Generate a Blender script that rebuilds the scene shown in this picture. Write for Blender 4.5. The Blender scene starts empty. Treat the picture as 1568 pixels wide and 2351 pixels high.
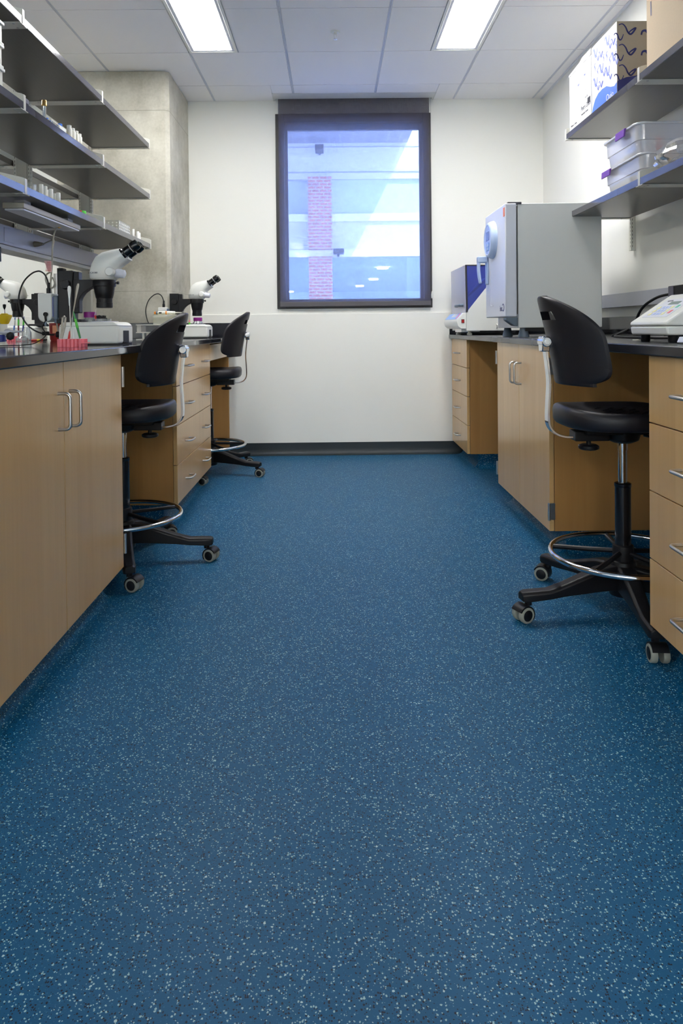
import bpy, math, random
from mathutils import Vector, Matrix
random.seed(7)
PI = math.pi
C = bpy.context.scene.collection
sc = bpy.context.scene
# ------------------------------------------------------------------ materials
MATS = {}
def nt(name):
    m = bpy.data.materials.new(name); m.use_nodes = True
    n = m.node_tree.nodes; b = n['Principled BSDF']
    MATS[name] = m
    return m, n, m.node_tree.links, b
def setp(b, **k):
    for a, v in k.items():
        a = a.replace('_', ' ')
        if a in b.inputs: b.inputs[a].default_value = v
def rgb(r, g, b):                       # display 0-255 to linear
    f = lambda c: (c/255/12.92 if c/255 <= .04045 else ((c/255+.055)/1.055)**2.4)
    return (f(r), f(g), f(b), 1)
def plain(name, col, rough=.5, metal=0., spec=.5, coat=0., bump=0., bscale=300., mottle=0.):
    m, n, l, b = nt(name)
    setp(b, Base_Color=col, Roughness=rough, Metallic=metal, Specular_IOR_Level=spec, Coat_Weight=coat, Coat_Roughness=.15)
    tc = n.new('ShaderNodeTexCoord')
    nz = n.new('ShaderNodeTexNoise'); nz.inputs['Scale'].default_value = bscale; nz.inputs['Detail'].default_value = 3
    l.new(tc.outputs['Object'], nz.inputs['Vector'])
    if bump:
        bp = n.new('ShaderNodeBump'); bp.inputs['Strength'].default_value = bump; bp.inputs['Distance'].default_value = .001
        l.new(nz.outputs['Fac'], bp.inputs['Height']); l.new(bp.outputs['Normal'], b.inputs['Normal'])
    if mottle:
        mx = n.new('ShaderNodeMix'); mx.data_type = 'RGBA'
        mx.inputs['A'].default_value = col
        mx.inputs['B'].default_value = (col[0]*(1-mottle), col[1]*(1-mottle), col[2]*(1-mottle), 1)
        l.new(nz.outputs['Fac'], mx.inputs['Factor']); l.new(mx.outputs['Result'], b.inputs['Base Color'])
    return m
def clear(name, tint, body, f, rough=.1, gloss=.06):
    """see-through plastic or glass: tinted transmission, a little milkiness, surface sheen"""
    m, n, l, b = nt(name); out = n['Material Output']
    setp(b, Base_Color=body, Roughness=rough, Specular_IOR_Level=.5)
    tr = n.new('ShaderNodeBsdfTransparent'); tr.inputs['Color'].default_value = tint
    mx = n.new('ShaderNodeMixShader'); mx.inputs['Fac'].default_value = f
    l.new(tr.outputs[0], mx.inputs[1]); l.new(b.outputs[0], mx.inputs[2])
    gl = n.new('ShaderNodeBsdfGlossy'); gl.inputs['Roughness'].default_value = rough
    lw = n.new('ShaderNodeLayerWeight'); lw.inputs['Blend'].default_value = .25
    mm = n.new('ShaderNodeMath'); mm.operation = 'MULTIPLY_ADD'; mm.inputs[1].default_value = .5; mm.inputs[2].default_value = gloss
    l.new(lw.outputs['Fresnel'], mm.inputs[0])
    m2 = n.new('ShaderNodeMixShader'); l.new(mm.outputs[0], m2.inputs['Fac'])
    l.new(mx.outputs[0], m2.inputs[1]); l.new(gl.outputs[0], m2.inputs[2]); l.new(m2.outputs[0], out.inputs['Surface'])
    return m
def wood(name, light, dark, grain=1.0, rough=.33):
    m, n, l, b = nt(name)
    tc = n.new('ShaderNodeTexCoord')
    mp = n.new('ShaderNodeMapping'); mp.inputs['Scale'].default_value = (34, 34, 1.1); l.new(tc.outputs['Object'], mp.inputs['Vector'])
    fine = n.new('ShaderNodeTexNoise'); fine.inputs['Scale'].default_value = 2.2; fine.inputs['Detail'].default_value = 5; fine.inputs['Distortion'].default_value = .8
    l.new(mp.outputs[0], fine.inputs['Vector'])
    mp2 = n.new('ShaderNodeMapping'); mp2.inputs['Scale'].default_value = (7.5, 7.5, .05); l.new(tc.outputs['Object'], mp2.inputs['Vector'])
    vo = n.new('ShaderNodeTexVoronoi'); vo.inputs['Scale'].default_value = 1.0; l.new(mp2.outputs[0], vo.inputs['Vector'])
    sp = n.new('ShaderNodeSeparateColor'); l.new(vo.outputs['Color'], sp.inputs[0])
    mp3 = n.new('ShaderNodeMapping'); mp3.inputs['Scale'].default_value = (9, 9, .8); l.new(tc.outputs['Object'], mp3.inputs['Vector'])
    wv = n.new('ShaderNodeTexNoise'); wv.inputs['Scale'].default_value = 1.3; wv.inputs['Detail'].default_value = 2; wv.inputs['Distortion'].default_value = 1.6
    l.new(mp3.outputs[0], wv.inputs['Vector'])
    a = n.new('ShaderNodeMath'); a.operation = 'MULTIPLY_ADD'; a.inputs[1].default_value = .45*grain; l.new(fine.outputs['Fac'], a.inputs[0])
    a2 = n.new('ShaderNodeMath'); a2.operation = 'MULTIPLY_ADD'; a2.inputs[1].default_value = .30*grain; a2.inputs[2].default_value = 0; l.new(sp.outputs[0], a2.inputs[0])
    a3 = n.new('ShaderNodeMath'); a3.operation = 'MULTIPLY_ADD'; a3.inputs[1].default_value = .5*grain; l.new(wv.outputs['Fac'], a3.inputs[0])
    l.new(a2.outputs[0], a3.inputs[2]); l.new(a3.outputs[0], a.inputs[2])
    mx = n.new('ShaderNodeMix'); mx.data_type = 'RGBA'; mx.inputs['A'].default_value = light; mx.inputs['B'].default_value = dark
    l.new(a.outputs[0], mx.inputs['Factor']); l.new(mx.outputs['Result'], b.inputs['Base Color'])
    setp(b, Roughness=rough, Specular_IOR_Level=.5, Coat_Weight=.4, Coat_Roughness=.14)
    return m
def emit(name, col, s):
    m, n, l, b = nt(name); setp(b, Base_Color=(.8, .8, .8, 1), Emission_Color=col, Emission_Strength=s)
    return m
def floor_mat():
    m, n, l, b = nt('speckled_rubber')
    tc = n.new('ShaderNodeTexCoord')
    nz = n.new('ShaderNodeTexNoise'); nz.inputs['Scale'].default_value = 420; nz.inputs['Detail'].default_value = 2; l.new(tc.outputs['Object'], nz.inputs['Vector'])
    wob = n.new('ShaderNodeMix'); wob.data_type = 'VECTOR'; wob.inputs['Factor'].default_value = .0030
    l.new(tc.outputs['Object'], wob.inputs['A']); l.new(nz.outputs['Color'], wob.inputs['B'])
    base = (.0025, .084, .190, 1)
    cur = None
    def chips(scale, prob, size, col, prev, off):
        mp = n.new('ShaderNodeMapping'); mp.inputs['Location'].default_value = (off, off*.7, off*.3); l.new(wob.outputs['Result'], mp.inputs['Vector'])
        vo = n.new('ShaderNodeTexVoronoi'); vo.inputs['Scale'].default_value = scale; l.new(mp.outputs[0], vo.inputs['Vector'])
        sp = n.new('ShaderNodeSeparateColor'); l.new(vo.outputs['Color'], sp.inputs[0])
        c1 = n.new('ShaderNodeMath'); c1.operation = 'LESS_THAN'; c1.inputs[1].default_value = prob; l.new(sp.outputs[0], c1.inputs[0])
        th = n.new('ShaderNodeMath'); th.operation = 'MULTIPLY_ADD'; th.inputs[1].default_value = size*.7; th.inputs[2].default_value = size*.45; l.new(sp.outputs[1], th.inputs[0])
        c2 = n.new('ShaderNodeMath'); c2.operation = 'LESS_THAN'; l.new(vo.outputs['Distance'], c2.inputs[0]); l.new(th.outputs[0], c2.inputs[1])
        mu = n.new('ShaderNodeMath'); mu.operation = 'MULTIPLY'; l.new(c1.outputs[0], mu.inputs[0]); l.new(c2.outputs[0], mu.inputs[1])
        mx = n.new('ShaderNodeMix'); mx.data_type = 'RGBA'; mx.inputs['B'].default_value = col
        if prev is None: mx.inputs['A'].default_value = base
        else: l.new(prev, mx.inputs['A'])
        l.new(mu.outputs[0], mx.inputs['Factor'])
        return mx.outputs['Result']
    cur = chips(380, .20, .40, (.02, .13, .25, 1), None, 9.3)
    cur = chips(280, .32, .46, (.004, .010, .026, 1), cur, 3.1)
    cur = chips(275, .22, .46, (.30, .47, .50, 1), cur, 0.)
    cur = chips(150, .05, .32, (.42, .58, .60, 1), cur, 5.7)
    l.new(cur, b.inputs['Base Color'])
    bn = n.new('ShaderNodeTexNoise'); bn.inputs['Scale'].default_value = 420; l.new(tc.outputs['Object'], bn.inputs['Vector'])
    bp = n.new('ShaderNodeBump'); bp.inputs['Strength'].default_value = .25; bp.inputs['Distance'].default_value = .0008
    l.new(bn.outputs['Fac'], bp.inputs['Height']); l.new(bp.outputs['Normal'], b.inputs['Normal'])
    setp(b, Roughness=.46, Specular_IOR_Level=.18)
    return m
def concrete_mat():
    m, n, l, b = nt('board_formed_concrete')
    tc = n.new('ShaderNodeTexCoord')
    n1 = n.new('ShaderNodeTexNoise'); n1.inputs['Scale'].default_value = 3.2; n1.inputs['Detail'].default_value = 9; n1.inputs['Roughness'].default_value = .62; l.new(tc.outputs['Object'], n1.inputs['Vector'])
    mp = n.new('ShaderNodeMapping'); mp.inputs['Scale'].default_value = (7, 7, 1.2); l.new(tc.outputs['Object'], mp.inputs['Vector'])
    n2 = n.new('ShaderNodeTexNoise'); n2.inputs['Scale'].default_value = 1.; n2.inputs['Detail'].default_value = 6; l.new(mp.outputs[0], n2.inputs['Vector'])
    n3 = n.new('ShaderNodeTexNoise'); n3.inputs['Scale'].default_value = 60; n3.inputs['Detail'].default_value = 4; l.new(tc.outputs['Object'], n3.inputs['Vector'])
    ad = n.new('ShaderNodeMath'); ad.operation = 'MULTIPLY_ADD'; ad.inputs[1].default_value = .6; l.new(n1.outputs['Fac'], ad.inputs[0])
    a1 = n.new('ShaderNodeMath'); a1.operation = 'MULTIPLY_ADD'; a1.inputs[1].default_value = .16; l.new(n2.outputs['Fac'], a1.inputs[0])
    a0 = n.new('ShaderNodeMath'); a0.operation = 'MULTIPLY'; a0.inputs[1].default_value = .12; l.new(n3.outputs['Fac'], a0.inputs[0])
    l.new(a0.outputs[0], a1.inputs[2]); l.new(a1.outputs[0], ad.inputs[2])
    cr = n.new('ShaderNodeValToRGB'); e = cr.color_ramp.elements
    e[0].position = .30; e[0].color = (.33, .31, .25, 1); e[1].position = .56; e[1].color = (.62, .60, .52, 1)
    l.new(ad.outputs[0], cr.inputs['Fac'])
    # form joints: one thin level line and small tie holes
    sx = n.new('ShaderNodeSeparateXYZ'); l.new(tc.outputs['Object'], sx.inputs[0])
    def line(sock, pos, w):
        s = n.new('ShaderNodeMath'); s.operation = 'SUBTRACT'; s.inputs[1].default_value = pos; l.new(sock, s.inputs[0])
        ab = n.new('ShaderNodeMath'); ab.operation = 'ABSOLUTE'; l.new(s.outputs[0], ab.inputs[0])
        lt = n.new('ShaderNodeMath'); lt.operation = 'LESS_THAN'; lt.inputs[1].default_value = w; l.new(ab.outputs[0], lt.inputs[0])
        return lt.outputs[0]
    j = line(sx.outputs['Z'], 2.455, .003); k = line(sx.outputs['Z'], 1.235, .002)
    mxm = n.new('ShaderNodeMath'); mxm.operation = 'MAXIMUM'; l.new(j, mxm.inputs[0]); l.new(k, mxm.inputs[1])
    sc_ = n.new('ShaderNodeMath'); sc_.operation = 'MULTIPLY'; sc_.inputs[1].default_value = .45; l.new(mxm.outputs[0], sc_.inputs[0])
    mx = n.new('ShaderNodeMix'); mx.data_type = 'RGBA'; mx.inputs['B'].default_value = (.2, .19, .15, 1)
    l.new(sc_.outputs[0], mx.inputs['Factor']); l.new(cr.outputs[0], mx.inputs['A']); l.new(mx.outputs['Result'], b.inputs['Base Color'])
    bp = n.new('ShaderNodeBump'); bp.inputs['Strength'].default_value = .25; bp.inputs['Distance'].default_value = .004
    l.new(ad.outputs[0], bp.inputs['Height']); l.new(bp.outputs['Normal'], b.inputs['Normal'])
    setp(b, Roughness=.75, Specular_IOR_Level=.3)
    return m
def brick_mat():
    m, n, l, b = nt('red_brick')
    tc = n.new('ShaderNodeTexCoord')
    mp = n.new('ShaderNodeMapping'); mp.inputs['Rotation'].default_value = (PI/2, 0, 0); l.new(tc.outputs['Object'], mp.inputs['Vector'])
    br = n.new('ShaderNodeTexBrick'); br.inputs['Scale'].default_value = 1.; br.inputs['Color1'].default_value = (.55, .20, .15, 1); br.inputs['Color2'].default_value = (.45, .16, .14, 1); br.inputs['Mortar'].default_value = (.5, .45, .45, 1)
    br.inputs['Brick Width'].default_value = .12; br.inputs['Row Height'].default_value = .05; br.inputs['Mortar Size'].default_value = .008
    l.new(mp.outputs[0], br.inputs['Vector']); l.new(br.outputs['Color'], b.inputs['Base Color']); setp(b, Roughness=.8)
    return m
def blind_mat():
    m, n, l, b = nt('woven_screen_fabric'); out = n['Material Output']
    setp(b, Base_Color=(.125, .112, .135, 1), Roughness=.8, Specular_IOR_Level=.2)
    tc = n.new('ShaderNodeTexCoord')
    w1 = n.new('ShaderNodeTexNoise'); w1.inputs['Scale'].default_value = 1.; w1.inputs['Detail'].default_value = 2
    mp = n.new('ShaderNodeMapping'); mp.inputs['Scale'].default_value = (240, 1, 18); l.new(tc.outputs['Object'], mp.inputs['Vector']); l.new(mp.outputs[0], w1.inputs['Vector'])
    w2 = n.new('ShaderNodeTexNoise'); w2.inputs['Scale'].default_value = 1.; w2.inputs['Detail'].default_value = 2
    mp2 = n.new('ShaderNodeMapping'); mp2.inputs['Scale'].default_value = (18, 1, 240); l.new(tc.outputs['Object'], mp2.inputs['Vector']); l.new(mp2.outputs[0], w2.inputs['Vector'])
    ad = n.new('ShaderNodeMath'); ad.operation = 'ADD'; l.new(w1.outputs['Fac'], ad.inputs[0]); l.new(w2.outputs['Fac'], ad.inputs[1])
    op = n.new('ShaderNodeMath'); op.operation = 'MULTIPLY_ADD'; op.inputs[1].default_value = .14; op.inputs[2].default_value = .33; l.new(ad.outputs[0], op.inputs[0])
    tr = n.new('ShaderNodeBsdfTransparent')
    tl = n.new('ShaderNodeBsdfTranslucent'); tl.inputs['Color'].default_value = (.50, .58, .80, 1)
    m1 = n.new('ShaderNodeMixShader'); m1.inputs['Fac'].default_value = .19; l.new(b.outputs[0], m1.inputs[1]); l.new(tl.outputs[0], m1.inputs[2])
    mx = n.new('ShaderNodeMixShader'); l.new(op.outputs[0], mx.inputs['Fac']); l.new(m1.outputs[0], mx.inputs[1]); l.new(tr.outputs[0], mx.inputs[2])
    l.new(mx.outputs[0], out.inputs['Surface'])
    return m
def shelf_mat():
    m, n, l, b = nt('charcoal_laminate')
    tc = n.new('ShaderNodeTexCoord')
    mp = n.new('ShaderNodeMapping'); mp.inputs['Scale'].default_value = (3, 2, 260); l.new(tc.outputs['Object'], mp.inputs['Vector'])
    nz = n.new('ShaderNodeTexNoise'); nz.inputs['Scale'].default_value = 1.; nz.inputs['Detail'].default_value = 4
    mp.inputs['Scale'].default_value = (160, 2, 2); l.new(mp.outputs[0], nz.inputs['Vector'])
    mx = n.new('ShaderNodeMix'); mx.data_type = 'RGBA'; mx.inputs['A'].default_value = (.085, .078, .07, 1); mx.inputs['B'].default_value = (.115, .108, .10, 1)
    l.new(nz.outputs['Fac'], mx.inputs['Factor']); l.new(mx.outputs['Result'], b.inputs['Base Color'])
    setp(b, Roughness=.34, Specular_IOR_Level=.6)
    return m
def epoxy_mat(name, streak):
    m, n, l, b = nt(name)
    setp(b, Base_Color=(.018, .019, .026, 1), Roughness=.07, Specular_IOR_Level=.55)
    if streak:
        tc = n.new('ShaderNodeTexCoord'); mp = n.new('ShaderNodeMapping'); mp.inputs['Scale'].default_value = (30, 2.2, 1); mp.inputs['Rotation'].default_value = (0, 0, .5)
        nz = n.new('ShaderNodeTexNoise'); nz.inputs['Scale'].default_value = 1.4; nz.inputs['Detail'].default_value = 5
        l.new(tc.outputs['Object'], mp.inputs['Vector']); l.new(mp.outputs[0], nz.inputs['Vector'])
        mr = n.new('ShaderNodeMapRange'); mr.inputs['To Min'].default_value = .1; mr.inputs['To Max'].default_value = .38; l.new(nz.outputs['Fac'], mr.inputs['Value']); l.new(mr.outputs[0], b.inputs['Roughness'])
    return m
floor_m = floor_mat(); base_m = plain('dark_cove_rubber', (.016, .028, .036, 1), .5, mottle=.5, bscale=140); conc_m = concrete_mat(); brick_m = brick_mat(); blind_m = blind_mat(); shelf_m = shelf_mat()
wall_m = plain('cream_wall_paint', rgb(242, 241, 234), .6, bump=.05, bscale=250)
ceil_m = plain('white_ceiling_tile', rgb(250, 248, 247), .85, bump=.2, bscale=500)
grid_m = plain('white_tee_bar', rgb(222, 224, 232), .35)
gap_m = plain('grey_gap', rgb(120, 118, 112), .8)
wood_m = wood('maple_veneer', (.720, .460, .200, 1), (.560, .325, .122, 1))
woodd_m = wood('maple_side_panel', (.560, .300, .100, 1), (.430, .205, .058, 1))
edge_m = wood('maple_edge', (.42, .25, .10, 1), (.34, .19, .07, 1), .5)
epoxy_l = epoxy_mat('black_epoxy', False); epoxy_r = epoxy_mat('wiped_black_epoxy', True)
dull_m = plain('dull_steel', (.22, .20, .17, 1), .35, metal=.85)
steel_m = plain('brushed_steel', (.60, .59, .58, 1), .3, metal=1.)
chrome_m = plain('chrome', (.78, .78, .80, 1), .09, metal=1.)
alu_m = plain('painted_silver', rgb(190, 192, 202), .32, metal=.2)
ivory_m = plain('ivory_steel', rgb(222, 220, 210), .35)
post_m = plain('grey_post', rgb(190, 188, 178), .38)
black_m = plain('black_plastic', (.006, .006, .008, 1), .42, spec=.3, bump=.1, bscale=800)
blackg_m = plain('gloss_black', (.008, .008, .010, 1), .18)
foam_m = plain('black_polyurethane', (.011, .010, .014, 1), .42, spec=.38, bump=.35, bscale=900)
tread_m = plain('grey_tread', rgb(140, 142, 132), .6)
white_m = plain('white_enamel', rgb(238, 238, 232), .3)
grey_m = plain('light_grey_enamel', rgb(226, 227, 223), .35)
lilac_m = plain('cool_white_enamel', rgb(222, 224, 234), .3)
pblue_m = plain('pale_blue_plastic', rgb(190, 208, 240), .35)
sblue_m = plain('slate_blue_plastic', rgb(98, 112, 128), .45)
navy_m = plain('navy_print', rgb(42, 50, 120), .6)
blue_m = plain('bright_blue', rgb(40, 110, 215), .4)
pink_m = plain('coral_pink', rgb(245, 125, 138), .45, mottle=.15, bscale=60)
purple_m = plain('purple_plastic', rgb(112, 62, 165), .4)
magenta_m = plain('magenta_cap', rgb(130, 20, 120), .4)
red_m = plain('red_plastic', rgb(190, 40, 35), .4)
orange_m = plain('orange_plastic', rgb(245, 150, 50), .45)
yellow_m = plain('yellow_plastic', rgb(225, 190, 30), .4)
green_m = plain('green_plastic', rgb(85, 195, 60), .4)
dgreen_m = plain('dark_green_plastic', rgb(40, 130, 60), .35)
brass_m = plain('brass', (.62, .42, .16, 1), .3, metal=1.)
card_m = plain('tan_cardboard', rgb(222, 198, 166), .8, bump=.12, bscale=120, mottle=.1)
carton_m = plain('white_carton', rgb(222, 222, 224), .6)
greycard_m = plain('kraft_grey_carton', rgb(178, 168, 152), .75, mottle=.08, bscale=80)
print_m = plain('dark_print', rgb(60, 60, 70), .6)
pale_print_m = plain('pale_blue_print', rgb(112, 124, 200), .6)
lcd_m = plain('lcd', rgb(150, 165, 160), .25)
slot_m = plain('slot_shadow', rgb(95, 92, 85), .6)
edgeb_m = plain('charcoal_edge_band', (.075, .072, .085, 1), .13, spec=.9)
dark_m = plain('dark_recess', (.004, .004, .005, 1), .6)
bronze_m = plain('dark_bronze_frame', (.020, .018, .020, 1), .45)
hem_m = plain('dark_grey_hem', (.085, .078, .088, 1), .45)
trim_m = plain('white_trim', rgb(226, 226, 222), .5)
glassp_m = clear('window_glass', (.86, .93, 1, 1), (.9, .95, 1, 1), .02, .02, .03)
bluea_m = clear('blue_acrylic', (.26, .34, .85, 1), (.10, .15, .6, 1), .30, .05, .06)
sheen_acrylic_m = clear('lilac_sheen_acrylic', (.55, .58, .80, 1), (.74, .73, .84, 1), .72, .25, .06)  # hood front: window reflection on blue acrylic put into a pale lilac colour
bin_m = clear('clear_bin_plastic', (.95, .95, .98, 1), (.95, .95, .99, 1), .50, .12, .05)
rim_m = clear('milky_bin_rim', (.9, .9, .95, 1), (.88, .88, .92, 1), .72, .2, .05)
bag_m = clear('crumpled_clear_film', (.95, .95, .97, 1), (.92, .92, .95, 1), .24, .06, .10)
jar_m = clear('clear_glass', (.94, .96, .96, 1), (.9, .92, .93, 1), .12, .03, .08)
tip_m = clear('milky_box_plastic', (.92, .92, .86, 1), (.90, .89, .82, 1), .36, .25, .05)
diff_m = emit('lit_diffuser', (1, .99, .965, 1), 36.)
rear_fill_m = emit('rear_fill_diffuser', (1, .99, .965, 1), 88.)  # stronger output, added to fill surfaces that face the camera
down_m = emit('lit_downlight', (1, .97, .9, 1), 110.)
facade_m = plain('pale_render', rgb(205, 205, 212), .8)
facade2_m = plain('white_band', rgb(228, 228, 234), .8)
lobby_m = plain('lobby_wall', rgb(225, 230, 235), .7)
glazing_m = plain('blue_glazing', rgb(185, 198, 220), .3)
soffit_m = plain('metal_soffit', rgb(150, 152, 165), .6)
# ------------------------------------------------------------------ mesh helper
ORG = {}
class MB:
    def __init__(s): s.v = []; s.f = []
    def add(s, vs, fs):
        o = len(s.v); s.v += [Vector(p) for p in vs]; s.f += [[i+o for i in f] for f in fs]; return s
    def box(s, x0, x1, y0, y1, z0, z1):
        if x0 > x1: x0, x1 = x1, x0
        if y0 > y1: y0, y1 = y1, y0
        if z0 > z1: z0, z1 = z1, z0
        return s.add([(x0,y0,z0),(x1,y0,z0),(x1,y1,z0),(x0,y1,z0),(x0,y0,z1),(x1,y0,z1),(x1,y1,z1),(x0,y1,z1)],
                     [(0,3,2,1),(4,5,6,7),(0,1,5,4),(1,2,6,5),(2,3,7,6),(3,0,4,7)])
    def prism(s, poly, axis, a0, a1):
        """poly: 2-D points in the remaining two axes; extruded from a0 to a1 along axis"""
        def P(u, w, a): return {'X': (a, u, w), 'Y': (u, a, w), 'Z': (u, w, a)}[axis]
        n = len(poly)
        area = sum(poly[i][0]*poly[(i+1) % n][1]-poly[(i+1) % n][0]*poly[i][1] for i in range(n))
        if (area < 0) != (axis == 'Y'): poly = poly[::-1]
        if a0 > a1: a0, a1 = a1, a0
        vs = [P(u, w, a0) for u, w in poly]+[P(u, w, a1) for u, w in poly]
        fs = [list(range(n))[::-1], list(range(n, 2*n))]+[(i, (i+1) % n, n+(i+1) % n, n+i) for i in range(n)]
        return s.add(vs, fs)
    def cyl(s, p0, p1, r0, r1=None, n=20, caps=True):
        r1 = r0 if r1 is None else r1
        p0 = Vector(p0); p1 = Vector(p1); d = (p1-p0).normalized()
        a = d.orthogonal().normalized(); b = d.cross(a)
        vs = []
        for p, r in ((p0, r0), (p1, r1)):
            vs += [p+(a*math.cos(2*PI*i/n)+b*math.sin(2*PI*i/n))*r for i in range(n)]
        fs = [(i, (i+1) % n, n+(i+1) % n, n+i) for i in range(n)]
        if caps: fs += [list(range(n))[::-1], list(range(n, 2*n))]
        return s.add(vs, fs)
    def lathe(s, prof, o, axis=(0,0,1), n=28):
        """prof: (radius, height) pairs; closed ends when radius is 0"""
        o = Vector(o); d = Vector(axis).normalized(); a = d.orthogonal().normalized(); b = d.cross(a)
        vs = []; fs = []; k = len(prof)
        for r, h in prof:
            vs += [o+d*h+(a*math.cos(2*PI*i/n)+b*math.sin(2*PI*i/n))*max(r, 1e-5) for i in range(n)]
        for j in range(k-1):
            fs += [(j*n+i, j*n+(i+1) % n, (j+1)*n+(i+1) % n, (j+1)*n+i) for i in range(n)]
        if prof[0][0] > 1e-4: fs.append(list(range(n))[::-1])
        if prof[-1][0] > 1e-4: fs.append(list(range((k-1)*n, k*n)))
        return s.add(vs, fs)
    def tube(s, pts, r, n=10, smooth=6, closed=False, ry=None):
        pts = [Vector(p) for p in pts]
        if smooth:
            q = []; m = len(pts)
            for i in range(m if closed else m-1):
                p0 = pts[(i-1) % m] if (closed or i > 0) else pts[0]*2-pts[1]
                p1 = pts[i]; p2 = pts[(i+1) % m]
                p3 = pts[(i+2) % m] if (closed or i+2 < m) else p2*2-p1
                for k in range(smooth):
                    t = k/smooth
                    q.append(.5*((2*p1)+(p2-p0)*t+(2*p0-5*p1+4*p2-p3)*t*t+(3*p1-p0-3*p2+p3)*t**3))
            if not closed: q.append(pts[-1])
            pts = q
        m = len(pts); vs = []; fs = []
        t0 = (pts[1]-pts[0]).normalized(); a = t0.orthogonal().normalized()
        for i in range(m):
            t = ((pts[(i+1) % m]-pts[(i-1) % m]) if closed else (pts[min(i+1, m-1)]-pts[max(i-1, 0)])).normalized()
            a = (a-t*a.dot(t)).normalized(); b = t.cross(a)
            vs += [pts[i]+a*math.cos(2*PI*k/n)*r+b*math.sin(2*PI*k/n)*(ry or r) for k in range(n)]
        for i in range(m if closed else m-1):
            j = (i+1) % m
            fs += [(i*n+k, i*n+(k+1) % n, j*n+(k+1) % n, j*n+k) for k in range(n)]
        if not closed: fs += [list(range(n))[::-1], list(range((m-1)*n, m*n))]
        return s.add(vs, fs)
    def loft(s, secs):
        n = len(secs[0]); vs = [p for q in secs for p in q]; fs = []
        for j in range(len(secs)-1):
            fs += [(j*n+i, j*n+(i+1) % n, (j+1)*n+(i+1) % n, (j+1)*n+i) for i in range(n)]
        fs += [list(range(n))[::-1], list(range((len(secs)-1)*n, len(secs)*n))]
        return s.add(vs, fs)
    def strip(s, pts, w, f3, t=None):
        """flat ribbon along 2-D pts (width w, may taper), mapped to space by f3"""
        m = len(pts); vs = []; fs = []
        for i, (x, y) in enumerate(pts):
            ax, ay = pts[max(i-1, 0)]; bx, by = pts[min(i+1, m-1)]
            d = math.hypot(bx-ax, by-ay) or 1; nx, ny = -(by-ay)/d, (bx-ax)/d
            ww = w*.5*(1 if not t else t(i/(m-1)))
            vs += [f3(x+nx*ww, y+ny*ww), f3(x-nx*ww, y-ny*ww)]
        fs = [(2*i, 2*i+1, 2*i+3, 2*i+2) for i in range(m-1)]
        return s.add(vs, fs)
    def build(s, name, m, parent=None, bevel=0, seg=2, sharp=40, sub=0, flat=False):
        me = bpy.data.meshes.new(name)
        o = ORG.get(parent.name, Vector((0,0,0))) if parent else Vector((0,0,0))
        me.from_pydata([tuple(v-o) for v in s.v], [], s.f); me.materials.append(m)
        me.validate(); me.update()
        if not flat:
            me.polygons.foreach_set('use_smooth', [True]*len(me.polygons)); me.set_sharp_from_angle(angle=math.radians(sharp))
        ob = bpy.data.objects.new(name, me); C.objects.link(ob)
        if parent: ob.parent = parent
        ORG[ob.name] = o
        if bevel:
            b = ob.modifiers.new('bevel', 'BEVEL'); b.width = bevel; b.segments = seg; b.limit_method = 'ANGLE'; b.angle_limit = math.radians(40)
            b.harden_normals = False
        if sub:
            u = ob.modifiers.new('sub', 'SUBSURF'); u.levels = sub; u.render_levels = sub
        return ob
    def top(s, name, m, org, label, cat, group=None, kind=None, **k):
        """a thing that is one mesh, its origin at org"""
        o = Vector(org); s.v = [v-o for v in s.v]
        ob = s.build(name, m, None, **k); ob.location = o; ORG[ob.name] = o
        tag(ob, label, cat, group, kind); return ob
def tag(o, label=None, cat=None, group=None, kind=None):
    if label: o['label'] = label
    if cat: o['category'] = cat
    if group: o['group'] = group
    if kind: o['kind'] = kind
    return o
def thing(name, label, cat, loc, group=None, kind=None):
    o = bpy.data.objects.new(name, None); C.objects.link(o); o.location = loc; o.empty_display_size = .05
    ORG[o.name] = Vector(loc); return tag(o, label, cat, group, kind)
def copy_tree(o, parent=None):
    c = o.copy(); C.objects.link(c)
    if parent is not None: c.parent = parent; c.matrix_parent_inverse = o.matrix_parent_inverse.copy()
    for ch in list(o.children): copy_tree(ch, c)
    return c
def struct(ob, label, cat):
    return tag(ob, label, cat, None, 'structure')
def lettering(txt, size, mat4, m, parent, name='lettering', depth=.0003):
    cu = bpy.data.curves.new('t', 'FONT'); cu.body = txt; cu.size = size; cu.extrude = depth; cu.align_x = 'CENTER'; cu.align_y = 'CENTER'
    ob = bpy.data.objects.new('t', cu); C.objects.link(ob)
    dg = bpy.context.evaluated_depsgraph_get(); dg.update()
    me = bpy.data.meshes.new_from_object(ob.evaluated_get(dg))
    bpy.data.objects.remove(ob); bpy.data.curves.remove(cu)
    org = ORG.get(parent.name, Vector((0,0,0)))
    me.transform(Matrix.Translation(-org) @ mat4)
    me.materials.clear(); me.materials.append(m); me.name = name
    o = bpy.data.objects.new(name, me); C.objects.link(o); o.parent = parent; ORG[o.name] = org
    return o
def frame_mat(o, xd, yd):
    xd = Vector(xd).normalized(); yd = Vector(yd).normalized(); z = xd.cross(yd).normalized(); yd = z.cross(xd)
    return Matrix(((xd.x, yd.x, z.x, o[0]), (xd.y, yd.y, z.y, o[1]), (xd.z, yd.z, z.z, o[2]), (0,0,0,1)))
# ------------------------------------------------------------------ dimensions
D = 5.451; H = 2.72; XR = 1.631; XL = -4.3; YF = -7.6
FL = -.779; FR = .912; ZT = .914
GX = [-.885+.6096*i for i in range(-6, 5)]; GY = [5.104-.6096*j for j in range(0, 21)]
PI2 = PI/2
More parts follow.
